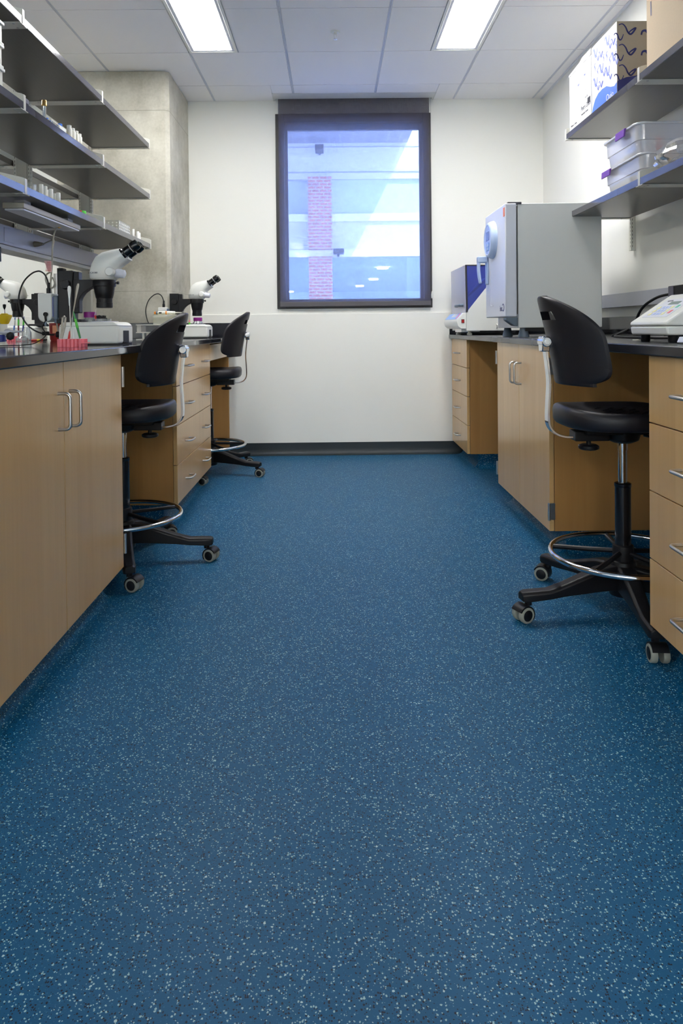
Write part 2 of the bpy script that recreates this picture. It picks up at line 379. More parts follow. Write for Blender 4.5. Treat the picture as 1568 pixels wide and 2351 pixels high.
# ------------------------------------------------------------------ the room
struct(MB().box(XL-.1, XR+.1, YF-.1, D+.1, -.1, 0).build('floor', floor_m), 'blue rubber floor flecked with white and black chips', 'floor')
def cove(mb, axis, a0, a1, pos, sgn, h=.093, r=.046, t=.004):
    """flooring turned up a wall at pos, room side in direction sgn"""
    pr = [(0, 0), (0, h), (t, h), (t, r)]+[(t+r-r*math.cos(PI2*k/8), r-r*math.sin(PI2*k/8)+.0005*(k == 8)) for k in range(1, 9)]
    pr.append((t+r, 0))
    pr = [(pos+sgn*u, z) for u, z in pr]
    if axis == 'X': mb.prism(pr, 'X', a0, a1)
    else: mb.prism(pr, 'Y', a0, a1)
    return mb
wb = MB()
WX0, WX1, WZ0, WZ1 = -.410, .756, 1.137, 2.603
wb.box(XL-.1, WX0, D, D+.22, 0, H+.25).box(WX1, XR+.1, D, D+.22, 0, H+.25).box(WX0, WX1, D, D+.22, 0, WZ0).box(WX0, WX1, D, D+.22, WZ1, H+.25)
wb.box(XL, XR, D-.012, D, 0, 1.085)
struct(wb.build('wall_back', wall_m, bevel=.002), 'cream back wall with the window and a shallow ledge line below it', 'wall')
struct(MB().box(XR, XR+.12, YF-.1, D+.1, 0, H+.25).build('wall_right', wall_m), 'cream right wall behind the shelves', 'wall')
struct(MB().box(XL-.12, XL, YF-.1, D+.1, 0, H+.25).build('wall_left', wall_m), 'cream wall of the far aisle on the left', 'wall')
struct(MB().box(XL-.1, XR+.1, YF-.12, YF, 0, H+.25).build('wall_front', wall_m), 'cream wall behind the viewer', 'wall')
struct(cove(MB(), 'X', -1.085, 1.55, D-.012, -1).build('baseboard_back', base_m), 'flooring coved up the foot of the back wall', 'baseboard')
co = [(-1.85, 4.80), (-1.118, 4.80), (-1.092, 4.826), (-1.092, D-.001), (-1.85, D-.001)]
struct(MB().prism(co, 'Z', 0, H-.003).build('concrete_column', conc_m), 'bare concrete column in the back left corner', 'column')
# ceiling: lay-in tiles, main runners and cross tees
FIX = [(-.885, 1), (.638, 1), (-2.714, 1), (-2.714, 6)]+[(g, j) for j in (14, 17) for g in (-2.714, -.885, .638)]  # rear rows: unseen panels added behind the camera as fill light
cm = MB()
cm.box(XL, XR, YF, 5.285, H+.012, H+.06)
cm.box(XL, -.43, 5.285, D, H+.012, H+.06).box(.785, XR, 5.285, D, H+.012, H+.06).box(-.43, .785, 5.41, D, H+.2, H+.24)
ys = [D]+GY; 
def lit(x0, x1, y0, y1):
    for fx, j in FIX:
        if GY[j+2]-.01 < (y0+y1)/2 < GY[j]+.01 and x0-.01 < fx < x1-.01: return fx
    return None
xs = [XL]+[g for g in GX if g > XL+.05]+[XR]
for i in range(len(xs)-1):
    for j in range(len(ys)-1):
        x0, x1, y0, y1 = xs[i], xs[i+1], ys[j+1], ys[j]
        y0 = max(y0, YF)
        if y1-y0 < .05: continue
        a, b_ = x0+.0085, x1-.0085
        if x1 == XR: b_ = x1-.002
        fx = lit(x0, x1, y0, y1)
        if fx is not None:
            if fx - x0 < .01: a = fx+.310
            else: b_ = fx-.004
        if j == 0:
            segs = [(a, b_, y0+.004, y1-.002)]
            if x0 < .785 and x1 > -.43:
                segs = []
                if a < -.43: segs.append((a, -.434, y0+.004, y1-.002))
                if b_ > .785: segs.append((.789, b_, y0+.004, y1-.002))
                segs.append((max(a, -.43), min(b_, .785), y0+.004, 5.283))
        else: segs = [(a, b_, y0+.003, y1-.003)]
        for q in segs: cm.box(q[0], q[1], q[2], q[3], H, H+.014)
struct(cm.build('ceiling', ceil_m, flat=True), 'white suspended ceiling of square lay-in tiles', 'ceiling')
tb = MB()
def spans(g):
    out = []; cut = sorted([(GY[j+2]-.004, GY[j]+.004) for fx, j in FIX if abs(fx-g) < .01 or abs(fx+.3048-g) < .01], reverse=True)
    top = 5.284 if -.43 < g < .785 else D-.003
    for lo, hi in cut:
        if top-hi > .01: out.append((hi, top))
        top = lo
    out.append((YF, top)); return out
for g in GX:
    if g < XL+.05: continue
    for y0, y1 in spans(g):
        tb.box(g-.0068, g-.0012, y0, y1, H+.001, H+.010).box(g+.0012, g+.0068, y0, y1, H+.001, H+.010)
struct(tb.build('trim_1', grid_m, flat=True), 'slotted white ceiling runners in long double lines', 'ceiling runners')
pk = MB().box(-.43, .785, 5.285, 5.405, H-.002, H+.24).box(-.43, -.42, 5.405, D, H, H+.24).box(.775, .785, 5.405, D, H, H+.24).box(-.436, -.43, 5.285, D, H-.004, H+.05).box(.785, .791, 5.285, D, H-.004, H+.05)
struct(pk.build('trim_2', trim_m, bevel=.001), 'white closure panel of the blind pocket above the window', 'trim')
struct(MB().box(XR-.016, XR, YF, D, H-.006, H+.004).build('trim_3', grid_m), 'white angle trim where ceiling meets the right wall', 'trim')
# ------------------------------------------------------------------ window, blind
wf = MB()
F0, F1, G0, G1 = -.424, .770, 1.123, 2.617
I0, I1, J0, J1 = -.357, .708, 1.188, 2.553
yf0, yf1 = D-.008, D+.10
wf.box(F0, I0, yf0, yf1, G0, G1).box(I1, F1, yf0, yf1, G0, G1).box(I0, I1, yf0, yf1, G0, J0).box(I0, I1, yf0, yf1, J1, G1)
win = struct(wf.build('window_1', bronze_m, bevel=.003), 'tall window with a dark bronze frame', 'window')
sa = MB(); k = .022
sa.box(I0, I0+k, D+.05, D+.09, J0, J1).box(I1-k, I1, D+.05, D+.09, J0, J1).box(I0+k, I1-k, D+.05, D+.09, J0, J0+.01).box(I0+k, I1-k, D+.05, D+.09, J1-.045, J1)
sa.build('sash', hem_m, win, bevel=.002)
MB().box(I0+k, I1-k, D+.066, D+.072, J0+.01, J1-.045).build('pane', glassp_m, win)
bl = thing('roller_blind', 'charcoal see-through roller blind drawn down over the window', 'blind', (.177, 5.418, 1.135))
MB().box(-.399, .753, 5.4176, 5.4182, 1.150, H+.19).build('fabric', blind_m, bl, flat=True)
MB().box(-.401, .755, 5.411, 5.424, 1.137, 1.176).build('hem_bar', hem_m, bl, bevel=.004)
MB().cyl((-.40, 5.425, H+.17), (.754, 5.425, H+.17), .022).build('roller_tube', hem_m, bl)
ch = MB()
for z in range(150):
    zz = 1.24+z*.0100
    ch.lathe([(0, -.0022), (.0022, 0), (0, .0022)], (.764, 5.414, zz), n=6)
ch.tube([(.764, 5.414, 1.24), (.764, 5.414, 2.735)], .0009, smooth=0)
ch.build('bead_chain', steel_m, bl)
MB().lathe([(0, 0), (.007, .004), (.008, .03), (.004, .055), (0, .058)], (.764, 5.414, 1.19)).build('chain_weight', trim_m, bl)
# ------------------------------------------------------------------ ceiling lights, sprinkler
def fixture(fx, j, label, group=None):
    y1 = GY[j]; y0 = GY[j+2]; x0, x1 = fx, fx+.3048
    t = thing('ceiling_light', label, 'ceiling light', ((x0+x1)/2, (y0+y1)/2, H), group)
    m = MB(); w = .016
    for a, b_, c, d in ((x0, x0+w, y0, y1), (x1-w, x1, y0, y1), (x0+w, x1-w, y0, y0+w), (x0+w, x1-w, y1-w, y1)):
        m.box(a, b_, c, d, H-.004, H+.012)
    m.build('frame', white_m, t, bevel=.0015)
    m = MB(); w2 = .034
    for a, b_, c, d in ((x0+w, x0+w2, y0+w, y1-w), (x1-w2, x1-w, y0+w, y1-w), (x0+w2, x1-w2, y0+w, y0+w2), (x0+w2, x1-w2, y1-w2, y1-w)):
        m.box(a, b_, c, d, H-.0005, H+.012)
    m.build('lens_door', lilac_m, t, bevel=.001)
    MB().box(x0+w2, x1-w2, y0+w2, y1-w2, H+.002, H+.010).build('diffuser', rear_fill_m if j > 9 else diff_m, t, flat=True)
LTXT = {(-.885,1): 'left of the two lit ceiling panels nearest the window', (.638,1): 'right of the two lit ceiling panels nearest the window'}
for fx, j in FIX:
    if (fx, j) in LTXT: fixture(fx, j, LTXT[(fx, j)], 'lit ceiling panels')
    else: fixture(fx, j, 'lit ceiling panel outside the view, added behind the viewer or set in the far aisle', 'lit ceiling panels')
sp = thing('sprinkler_head', 'small pendant fire sprinkler in the middle of the ceiling', 'sprinkler', (.034, 4.196, H))
MB().lathe([(.030, 0), (.030, -.002), (.022, -.007), (.015, -.005), (0, -.005)], (.034, 4.196, H)).build('escutcheon', white_m, sp)
s2 = MB().cyl((.034,4.196,H-.004), (.034,4.196,H-.016), .010, .009)
s2.tube([(.026,4.196,H-.016), (.0275,4.196,H-.030), (.034,4.196,H-.044)], .0016, smooth=3).tube([(.042,4.196,H-.016), (.0405,4.196,H-.030), (.034,4.196,H-.044)], .0016, smooth=3)
s2.build('yoke', ivory_m, sp)
MB().cyl((.034,4.196,H-.044), (.034,4.196,H-.046), .011).cyl((.034,4.196,H-.046), (.034,4.196,H-.050), .003).build('deflector', steel_m, sp)
# ------------------------------------------------------------------ base cabinets
def pull(a, b_, out, r=.0050):
    """bent-rod pull from foot a to foot b, standing off by the vector out"""
    a = Vector(a); b_ = Vector(b_); o = Vector(out); d = (b_-a).normalized(); k = .014
    pts = [a, a+o*.55]
    for q in range(5):
        t = q/4*PI2; pts.append(a+o*.55+o*.45*math.sin(t)+d*k*(1-math.cos(t)))
    for q in range(5):
        t = PI2-q/4*PI2; pts.append(b_+o*.55+o*.45*math.sin(t)-d*k*(1-math.cos(t)))
    pts.append(b_)
    return MB().tube(pts, r, n=12, smooth=0)
def hinge(x, y, z, s, sy):
    m = MB().cyl((x+s*.004, y+sy*.005, z-.037), (x+s*.004, y+sy*.005, z+.037), .0055, n=12)
    m.box(x-s*.022, x+s*.002, y+sy*.0005, y+sy*.0030, z-.035, z+.035)
    return m
def cabinet(name, label, s, y0, y1, cat='cabinet', depth=.56):
    """s: +1 cabinet on the left (faces +X), -1 on the right"""
    xf = FL if s > 0 else FR
    t = thing(name, label, cat, (xf-s*depth/2, (y0+y1)/2, 0))
    xb = xf-s*.0215
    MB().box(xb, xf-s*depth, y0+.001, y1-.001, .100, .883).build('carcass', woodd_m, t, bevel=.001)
    kx = xf-s*.078
    tk = MB().box(kx-s*.004, xf-s*(depth-.01), y0+.03, y1-.03, 0, .0995)
    cove(tk, 'Y', y0+.03, y1-.03, kx-s*.004, s, h=.0985)
    cove(tk, 'X', min(kx, xf-s*(depth-.01)), max(kx, xf-s*(depth-.01)), y0+.03, -1, h=.0985)
    if y1 < 5.3: cove(tk, 'X', min(kx, xf-s*(depth-.01)), max(kx, xf-s*(depth-.01)), y1-.03, 1, h=.0985)
    tk.build('toe_kick', floor_m, t)
    return t, xf
def doors(t, xf, s, y0, ym, y1):
    for a, b_, fac in ((y0, ym, -1), (ym, y1, 1)):
        d = MB().box(xf, xf-s*.0195, a+.0015, b_-.0015, .1005, .8845).build('door', wood_m, t, bevel=.0012)
        yh = ym+fac*.042
        pull((xf, yh, .692), (xf, yh, .794), (s*.034, 0, 0)).build('handle', steel_m, d)
        ye = y0 if fac < 0 else y1
        for z in (.80, .185): hinge(xf, ye, z, s, fac).build('hinge', steel_m, d)
ZS = [.1005, .297, .494, .690, .8845]
def drawers(t, xf, s, y0, y1, pulls):
    for k in range(4):
        d = MB().box(xf, xf-s*.0195, y0+.0015, y1-.0015, ZS[k]+.0012, ZS[k+1]-.0022).build('drawer', wood_m, t, bevel=.0012)
        zc = (ZS[k]+ZS[k+1])/2-.004
        for py in pulls: pull((xf, py-.051, zc), (xf, py+.051, zc), (s*.034, 0, 0), .0048).build('handle', steel_m, d)
t, xf = cabinet('base_cabinet', 'maple base cabinet with two doors and steel bar pulls, left foreground', 1, 1.49, 2.602)
doors(t, xf, 1, 1.49, 2.045, 2.602)
t, xf = cabinet('drawer_cabinet', 'wide four-drawer maple cabinet between the two stools on the left', 1, 3.512, 4.480)
drawers(t, xf, 1, 3.512, 4.480, (3.754, 4.238))
t, xf = cabinet('base_cabinet', 'maple base cabinet with two doors below the large incubator', -1, 2.985, 3.922, depth=.60)
doors(t, xf, -1, 2.985, 3.467, 3.922)
t, xf = cabinet('drawer_cabinet', 'maple four-drawer cabinet at the right foreground edge beside the stool', -1, 1.07, 2.040, depth=.60)
drawers(t, xf, -1, 1.07, 2.040, (1.797, 1.312))
t, xf = cabinet('drawer_cabinet', 'narrow four-drawer maple cabinet against the back wall, below the blue-hooded incubator', -1, 4.820, 5.424, depth=.60)
drawers(t, xf, -1, 4.820, 5.424, (5.12,))
ap = thing('knee_space_apron', 'maple apron rail and end panel of the knee space at the back left', 'apron', (-.79, 4.96, 0))
MB().box(FL, FL-.0195, 4.484, 5.436, .772, .8745).build('apron_rail', wood_m, ap, bevel=.001)
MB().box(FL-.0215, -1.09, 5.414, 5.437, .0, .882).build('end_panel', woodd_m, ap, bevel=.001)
# ------------------------------------------------------------------ worktops
wt = thing('worktop', 'long black epoxy worktop of the left bench carrying the microscopes', 'worktop', (-1.13, 3., .884))
MB().box(-.748, -1.560, .3, 4.797, .8845, ZT).box(-.748, -1.088, 4.797, 5.437, .8845, ZT).build('slab', epoxy_l, wt, bevel=.004)
MB().box(-.752, -1.0876, 5.418, 5.438, ZT, 1.020).box(-1.0895, -1.0700, 4.778, 5.418, ZT, 1.020).box(-1.0895, -1.56, 4.778, 4.798, ZT, 1.020).top('backsplash', epoxy_l, (-1.08, 4.9, ZT), 'black upstand behind the left worktop, wrapped round the concrete column', 'backsplash', bevel=.002)
wt = thing('worktop', 'black epoxy worktop on the far side of the left bench', 'worktop', (-2.0, 3., .884))
MB().box(-1.562, -2.40, .3, 4.797, .8845, ZT).build('slab', epoxy_l, wt, bevel=.004)
wt = thing('worktop', 'black epoxy worktop of the right bench under the wall shelves', 'worktop', (1.25, 3., .884))
MB().box(.892, 1.630, .3, 5.438, .8845, ZT).build('slab', epoxy_r, wt, bevel=.004)
MB().box(1.610, 1.630, .3, 5.438, ZT, 1.018).box(.896, 1.610, 5.418, 5.438, ZT, 1.018).top('backsplash', epoxy_l, (1.62, 3, ZT), 'black upstand behind the right worktop, along the right wall', 'backsplash', bevel=.002)
MB().box(-1.545, -1.575, .3, 4.79, .0, .884).top('bench_divider', woodd_m, (-1.56, 2.5, 0), 'maple centre panel closing the knee space under the left bench', 'panel')
# far side of the island: plain cabinets facing the other aisle
t = thing('base_cabinet', 'maple cabinet run under the far side of the left bench', 'cabinet', (-2.0, 2.5, 0))
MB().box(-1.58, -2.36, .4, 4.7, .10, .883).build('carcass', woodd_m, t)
MB().box(-1.62, -2.28, .4, 4.7, 0, .10).build('toe_kick', floor_m, t)
# ------------------------------------------------------------------ raceways
rw = thing('wall_raceway', 'silver electrical raceway along the right wall above the worktop', 'raceway', (1.61, 2.2, 1.07))
MB().box(1.590, 1.630, -1.0, 5.40, 1.072, 1.148).build('channel', alu_m, rw, bevel=.002)
lettering('LB-5', .012, frame_mat((1.5894, 2.985, 1.137), (0,-1,0), (0,0,1)), print_m, rw)
# ------------------------------------------------------------------ reagent rack over the left bench, three tiers each side
YP = [4.51, 3.595, 2.68, 1.765]
LZ = [1.486, 1.801, 2.121]           # underside of the brackets
rk = thing('shelving_rack', 'grey steel reagent rack standing on the left bench, with slotted uprights and a power raceway', 'rack', (-1.545, 3.1, ZT))
for i, y in enumerate(YP):
    low = ZT if i == 0 else 1.40
    MB().box(-1.585, -1.530, y-.018, y+.022, low, 2.24).build('upright', post_m, rk, bevel=.002)
    for sx in (-1.530, -1.585):
        sgn = 1 if sx > -1.55 else -1
        m = MB().box(sx, sx+sgn*.014, y-.014, y+.014, 1.44, 2.24)
        st = m.build('slotted_strip', ivory_m, rk, bevel=.001)
        m = MB()
        for k in range(40): m.box(sx+sgn*.0138, sx+sgn*.0146, y-.0075, y-.0055, 1.452+k*.0195, 1.462+k*.0195).box(sx+sgn*.006, sx+sgn*.0085, y-.0146, y-.0138, 1.452+k*.0195, 1.462+k*.0195)
        m.build('slot_row', slot_m, st, flat=True)
MB().box(-1.588, -1.528, 1.2, 1.24, ZT, 1.45).build('upright', post_m, rk, bevel=.002)
rc = MB().box(-1.500, -1.615, 1.2, 4.60, 1.372, 1.462).build('raceway', alu_m, rk, bevel=.002)
MB().box(-1.508, -1.607, 1.2, 4.60, 1.352, 1.3715).build('raceway_lip', grey_m, rc, bevel=.002)
for y in (3.30, 2.95): MB().box(-1.4985, -1.500, y-.05, y+.05, 1.385, 1.450).build('outlet_plate', alu_m, rc, bevel=.0006)
MB().box(-1.625, -1.660, 4.28, 4.34, ZT, 1.352).build('dark_post', black_m, rk, bevel=.003)  # plain black box between worktop and raceway
def bracket_mesh(xf, xb, y, z, s, both=True):
    """cantilever bracket: tapering side plate with a bottom flange; front at xf, back at xb"""
    m = MB()
    pl = [(xf, z-.0), (xf, z+.060), (xf-s*.012, z+.066), (xf-s*.12, z+.092), (xb, z+.105), (xb, z-.0)]
    m.prism(pl, 'Y', y-.002, y+.002)
    m.box(xf, xb, y-.030 , y+.030 if both else y+.002, z, z+.003)
    m.box(xf, xf-s*.004, y-.009, y+.009, z, z+.060)
    return m
def bracket(xf, xb, y, z, s, parent, both=True):
    b = bracket_mesh(xf, xb, y, z, s, both).build('bracket', ivory_m, parent, bevel=.0008)
    m = MB()
    for xx in (xf-s*.03, xb+s*.05):
        for yy in ((y-.019, y+.019) if both else (y-.019,)): m.cyl((xx, yy, z-.0022), (xx, yy, z+.001), .0048, n=10)
    m.build('screw', steel_m, b)
def shelf(label, xf, xb, y0, y1, z, s, end, group):
    t = thing('shelf', label, 'shelf', ((xf+xb)/2, (y0+y1)/2, z), group)
    MB().box(xf-s*.003, xb+s*.006, y0+.003, y1-.003, z+.0035, z+.0335).build('board', shelf_m, t, bevel=.0015)
    MB().box(xf-s*.0029, xf-s*.0015, y0+.004, y1-.004, z+.0045, z+.0325).build('edge_band', edgeb_m, t)
    bracket(xf, xb, y1, z, s, t, both=not end)
    return t
tier = ['lowest', 'middle', 'top']; bay = ['far bay by the concrete column', 'second bay from the concrete column', 'near bay at left frame edge']
for k in range(3):
    for b in range(3):
        shelf(f'{tier[k]} charcoal shelf of the left rack, {bay[b]}', -1.150, -1.516, YP[b+1], YP[b], LZ[k], 1, b == 0, 'shelves of the left rack, near side')
    for b in range(3):
        shelf(f'{tier[k]} charcoal shelf on far side of left rack, {bay[b]}', -1.965, -1.599, YP[b+1], YP[b], LZ[k], -1, b == 0, 'shelves of the left rack, far side')
# right wall: slotted standards and two tiers
RY = [3.81, 2.905, 2.0, 1.095]; RZ = [1.541, 1.965]
for i, y in enumerate(RY):
    nm = ['farthest slotted ivory wall standard, beside the large incubator', 'slotted ivory wall standard behind the clear bins', 'slotted ivory wall standard right of the frame', 'nearest slotted ivory wall standard right of the frame'][i]
    t = thing('wall_standard', nm, 'shelf standard', (1.62, y, 1.37), 'slotted standards on the right wall')
    MB().box(1.606, 1.631, y-.013, y+.013, 1.372, 2.25).build('channel', ivory_m, t, bevel=.001)
    m = MB()
    for k in range(42): m.box(1.6054, 1.6062, y-.0075, y-.0055, 1.39+k*.0203, 1.401+k*.0203).box(1.6125, 1.6150, y-.0136, y-.0128, 1.39+k*.0203, 1.401+k*.0203)
    m.build('slot_row', slot_m, t, flat=True)
rb = ['far bay', 'second bay from the far end', 'bay right of the frame']
for k in range(2):
    for b in range(3):
        shelf(f'{["lower", "upper"][k]} charcoal wall shelf on the right, {rb[b]}', 1.262, 1.603, RY[b+1], RY[b], RZ[k], -1, b == 0, 'wall shelves on the right')
# ------------------------------------------------------------------ lab stools
def sell(cx, cy, a, b, e, n, z):
    out = []
    for i in range(n):
        t = 2*PI*i/n; c, s_ = math.cos(t), math.sin(t)
        out.append(Vector((cx+a*math.copysign(abs(c)**(2/e), c), cy+b*math.copysign(abs(s_)**(2/e), s_), z)))
    return out
def make_stool(label, loc, face, star, dz, casters):
    """seat looks along +X before turning by face; star: angle of the first leg; dz: height of the upper part"""
    t = thing('lab_stool', label, 'stool', (0,0,0), 'black lab stools')
    # five-leg base
    b = MB().lathe([(.030, .060), (.046, .062), (.050, .10), (.048, .150), (.040, .175), (.030, .180)], (0,0,0))
    b.build('hub', black_m, t)
    for k in range(5):
        a = math.radians(star-face+72*k); c, s_ = math.cos(a), math.sin(a)
        def P(r, w, z): return Vector((c*r-s_*w, s_*r+c*w, z))
        secs = []
        for r, hw, zt, zb in ((.030, .030, .165, .085), (.10, .027, .155, .083), (.22, .024, .114, .076), (.275, .024, .0990, .070), (.358, .0235, .0985, .066), (.372, .018, .095, .069)):
            ch_ = .008
            secs.append([P(r, -hw, zb), P(r, hw, zb), P(r, hw, zt-ch_), P(r, hw-ch_, zt), P(r, -hw+ch_, zt), P(r, -hw, zt-ch_)])
        lg = MB().loft(secs).build('leg', black_m, t, bevel=.003)
        ca = math.radians(casters[k]-face)
        cc, cs = math.cos(ca), math.sin(ca); ox, oy = c*.345, s_*.345
        def W(u, w, z): return Vector((ox+cc*u-cs*w, oy+cs*u+cc*w, z))      # u: along travel, w: along the axle
        cst = MB().cyl((ox, oy, .052), (ox, oy, .072), .012, n=14)
        # hood between the wheels
        pr = [(-.030+.022, .020)]
        for q in range(11):
            an = math.radians(-35+q*19); pr.append((.022+.031*math.cos(PI-an), .0265+.031*math.sin(PI-an)))
        vs = [W(u, -.0235, z) for u, z in pr]+[W(u, .0235, z) for u, z in pr]; m_ = len(pr)
        cst.add(vs, [list(range(m_)), list(range(m_, 2*m_))[::-1]]+[(i, m_+i, m_+(i+1) % m_, (i+1) % m_) for i in range(m_)])
        cst = cst.build('caster', black_m, lg, bevel=.002)
        for sd in (-1, 1):
            wh = MB()
            ax = (W(0, 1, 0)-W(0, 0, 0))*sd
            wh.lathe([(.019, .008), (.0255, .008), (.0265, .011), (.0265, .022), (.0245, .026), (.0185, .0265), (.0185, .0245)], W(.022, 0, .0265), ax, n=28)
            wh.build('wheel', tread_m, lg)
            MB().lathe([(.0186, .009), (.0186, .0255), (.016, .027), (0, .0275)], W(.022, 0, .0265), ax, n=24).build('wheel_disc', black_m, lg)
    MB().cyl((0,0,.15), (0,0,.430), .026, n=28).lathe([(.026, .425), (.0275, .427), (.0275, .437), (.022, .440)], (0,0,0)).build('outer_column', blackg_m, t)
    MB().cyl((0,0,.43), (0,0,.585+dz), .0145, n=20).lathe([(.0165, .55+dz), (.0165, .585+dz)], (0,0,0)).build('gas_lift', chrome_m, t)
    # foot ring with its spokes and collar
    MB().lathe([(.0285, .165), (.0345, .168), (.0345, .222), (.0335, .228), (.0285, .230)], (0,0,0)).build('ring_collar', black_m, t)
    n = 72
    MB().tube([(math.cos(2*PI*i/n)*.236, math.sin(2*PI*i/n)*.236, .196) for i in range(n)], .0095, n=12, smooth=0, closed=True).build('foot_ring', chrome_m, t)
    for k in range(5):
        a = math.radians(star-face+36+72*k); c, s_ = math.cos(a), math.sin(a)
        MB().tube([(c*.030, s_*.030, .205), (c*.12, s_*.12, .199), (c*.230, s_*.230, .194)], .0085, n=8, smooth=0).build('ring_spoke', black_m, t)
    # seat: dished waterfall pad
    ux = lambda z: z+dz
    secs = []
    for z, g in ((.634, .90), (.637, .955), (.648, .99), (.668, 1.), (.683, .985), (.691, .955), (.694, .92)):
        secs.append(sell(.0, 0, .215*g, .205*g, 3.0, 48, ux(z)))
    for z, g in ((.692, .86), (.684, .72), (.679, .50), (.678, .25), (.678, .05)):
        secs.append(sell(.0, 0, .215*g, .205*g, 2.6, 48, ux(z)))
    se = MB().loft(secs)
    for i, v in enumerate(se.v):
        if v.z > ux(.66): v.z += .012*max(0, (-v.x-.08)/.135)**2 - .012*max(0, (v.x-.10)/.115)**2
    seat = se.build('seat', foam_m, t, sharp=70)
    g = MB()
    for ix in range(-1, 4):
        for iy in (-2, -1, 0, 1, 2):
            cx, cy = ix*.046+.01*(iy % 2), iy*.05
            g.tube([(cx-.014, cy-.012, ux(.6785)), (cx, cy, ux(.6795)), (cx+.014, cy+.008, ux(.6785))], .0022, n=6, smooth=3)
    g.build('seat_grip', foam_m, seat)
    # mechanism under the seat
    mc = MB().box(-.14, .07, -.055, .055, ux(.608), ux(.634)).box(-.17, -.055, -.032, .032, ux(.585), ux(.618))
    mc.lathe([(.030, ux(.575)), (.052, ux(.585)), (.058, ux(.606)), (.058, ux(.615))], (0,0,0))
    mc.build('tilt_mechanism', black_m, t, bevel=.003)
    MB().cyl((-.115, 0, ux(.565)), (-.115, 0, ux(.588)), .008, n=10).lathe([(.026, ux(.552)), (.034, ux(.556)), (.034, ux(.566)), (.026, ux(.570))], (-.115, 0, 0), n=10).build('knob', black_m, t, bevel=.001)
    MB().tube([(.05, -.05, ux(.606)), (.075, -.075, ux(.60)), (.092, -.10, ux(.580)), (.10, -.112, ux(.574))], .0045, n=8).tube([(.098, -.108, ux(.575)), (.118, -.128, ux(.566)), (.135, -.145, ux(.560))], .0095, n=10).build('lever', black_m, t)
    # back bar: flat spring steel bent up behind the seat
    path = [(-.05, .597), (-.17, .597), (-.205, .600), (-.232, .611), (-.249, .632), (-.254, .66), (-.252, .72), (-.249, .78), (-.254, .84), (-.262, .90)]
    q = []
    for i in range(len(path)-1):
        for k in range(5):
            u = k/5; p0 = path[max(i-1,0)]; p1 = path[i]; p2 = path[i+1]; p3 = path[min(i+2, len(path)-1)]
            q.append(tuple(.5*(2*p1[c]+(p2[c]-p0[c])*u+(2*p0[c]-5*p1[c]+4*p2[c]-p3[c])*u*u+(3*p1[c]-p0[c]-3*p2[c]+p3[c])*u**3) for c in (0,1)))
    q.append(path[-1]); secs = []
    for i, (x, z) in enumerate(q):
        a_, b_ = q[max(i-1,0)], q[min(i+1, len(q)-1)]; d = math.hypot(b_[0]-a_[0], b_[1]-a_[1]); nx, nz = -(b_[1]-a_[1])/d*.0035, (b_[0]-a_[0])/d*.0035
        secs.append([Vector((x+nx, -.019, ux(z+nz))), Vector((x+nx, .019, ux(z+nz))), Vector((x-nx, .019, ux(z-nz))), Vector((x-nx, -.019, ux(z-nz)))])
    MB().loft(secs).build('back_bar', chrome_m, t, bevel=.0008, sharp=30)
    cl = MB().cyl((-.262, -.030, ux(.918)), (-.262, .030, ux(.918)), .017, n=20).cyl((-.262, 0, ux(.918)), (-.222, 0, ux(.918)), .020, n=24)
    cl.loft([[Vector((-.262+dx, y, ux(z))) for dx, y in ((-.014, -w), (.012, -w), (.012, w), (-.014, w))] for z, w in ((.885, .020), (.918, .029), (.936, .024))])
    cl.build('back_clamp', chrome_m, t, bevel=.003)
    MB().cyl((-.262, -.033, ux(.918)), (-.262, -.0295, ux(.918)), .008, n=12).build('clamp_screw', steel_m, t)
    # backrest shell: curved round the sitter, rounded top, hand slot
    zb, zt_ = .775, 1.072; nu, nv = 28, 40
    def half(zn):           # half width at height 0..1
        if zn < .50: return max(.196*(1-((.5-zn)/.5)**9)**.42, .150)
        u = (zn-.50)/.50; return max(.196*(1-u**2.1)**.62, .02)
    def pt(iu, iv, off):
        zn = .5-.5*math.cos(PI*iv/nv); w = half(zn); s_ = (iu/nu*2-1); y = w*s_
        x = -.232-.050*(zn**1.6)+.030*(1-zn)**2*.4+ 2.55*y*y
        x += off
        return Vector((x, y, ux(zb+(zt_-zb)*zn)))
    bk = MB(); vs = []; fs = []
    N = (nu+1)*(nv+1)
    for off in (0., .030):
        for iv in range(nv+1):
            for iu in range(nu+1):
                e = max(abs(iu/nu*2-1)**6, abs(iv/nv*2-1)**8)
                vs.append(pt(iu, iv, off + (.009*e if off == 0 else -.009*e)))
    hole = lambda iu, iv: nu//2-6 <= iu < nu//2+6 and 26 <= iv < 29
    idx = lambda s_, iu, iv: s_*N+iv*(nu+1)+iu
    for iv in range(nv):
        for iu in range(nu):
            if hole(iu, iv): continue
            fs.append((idx(0,iu,iv), idx(0,iu,iv+1), idx(0,iu+1,iv+1), idx(0,iu+1,iv)))
            fs.append((idx(1,iu,iv), idx(1,iu+1,iv), idx(1,iu+1,iv+1), idx(1,iu,iv+1)))
    for iu in range(nu):
        fs.append((idx(0,iu,0), idx(0,iu+1,0), idx(1,iu+1,0), idx(1,iu,0))); fs.append((idx(0,iu,nv), idx(1,iu,nv), idx(1,iu+1,nv), idx(0,iu+1,nv)))
    for iv in range(nv):
        fs.append((idx(0,0,iv), idx(1,0,iv), idx(1,0,iv+1), idx(0,0,iv+1))); fs.append((idx(0,nu,iv), idx(0,nu,iv+1), idx(1,nu,iv+1), idx(1,nu,iv)))
    a0, a1, b0, b1 = nu//2-6, nu//2+6, 26, 29
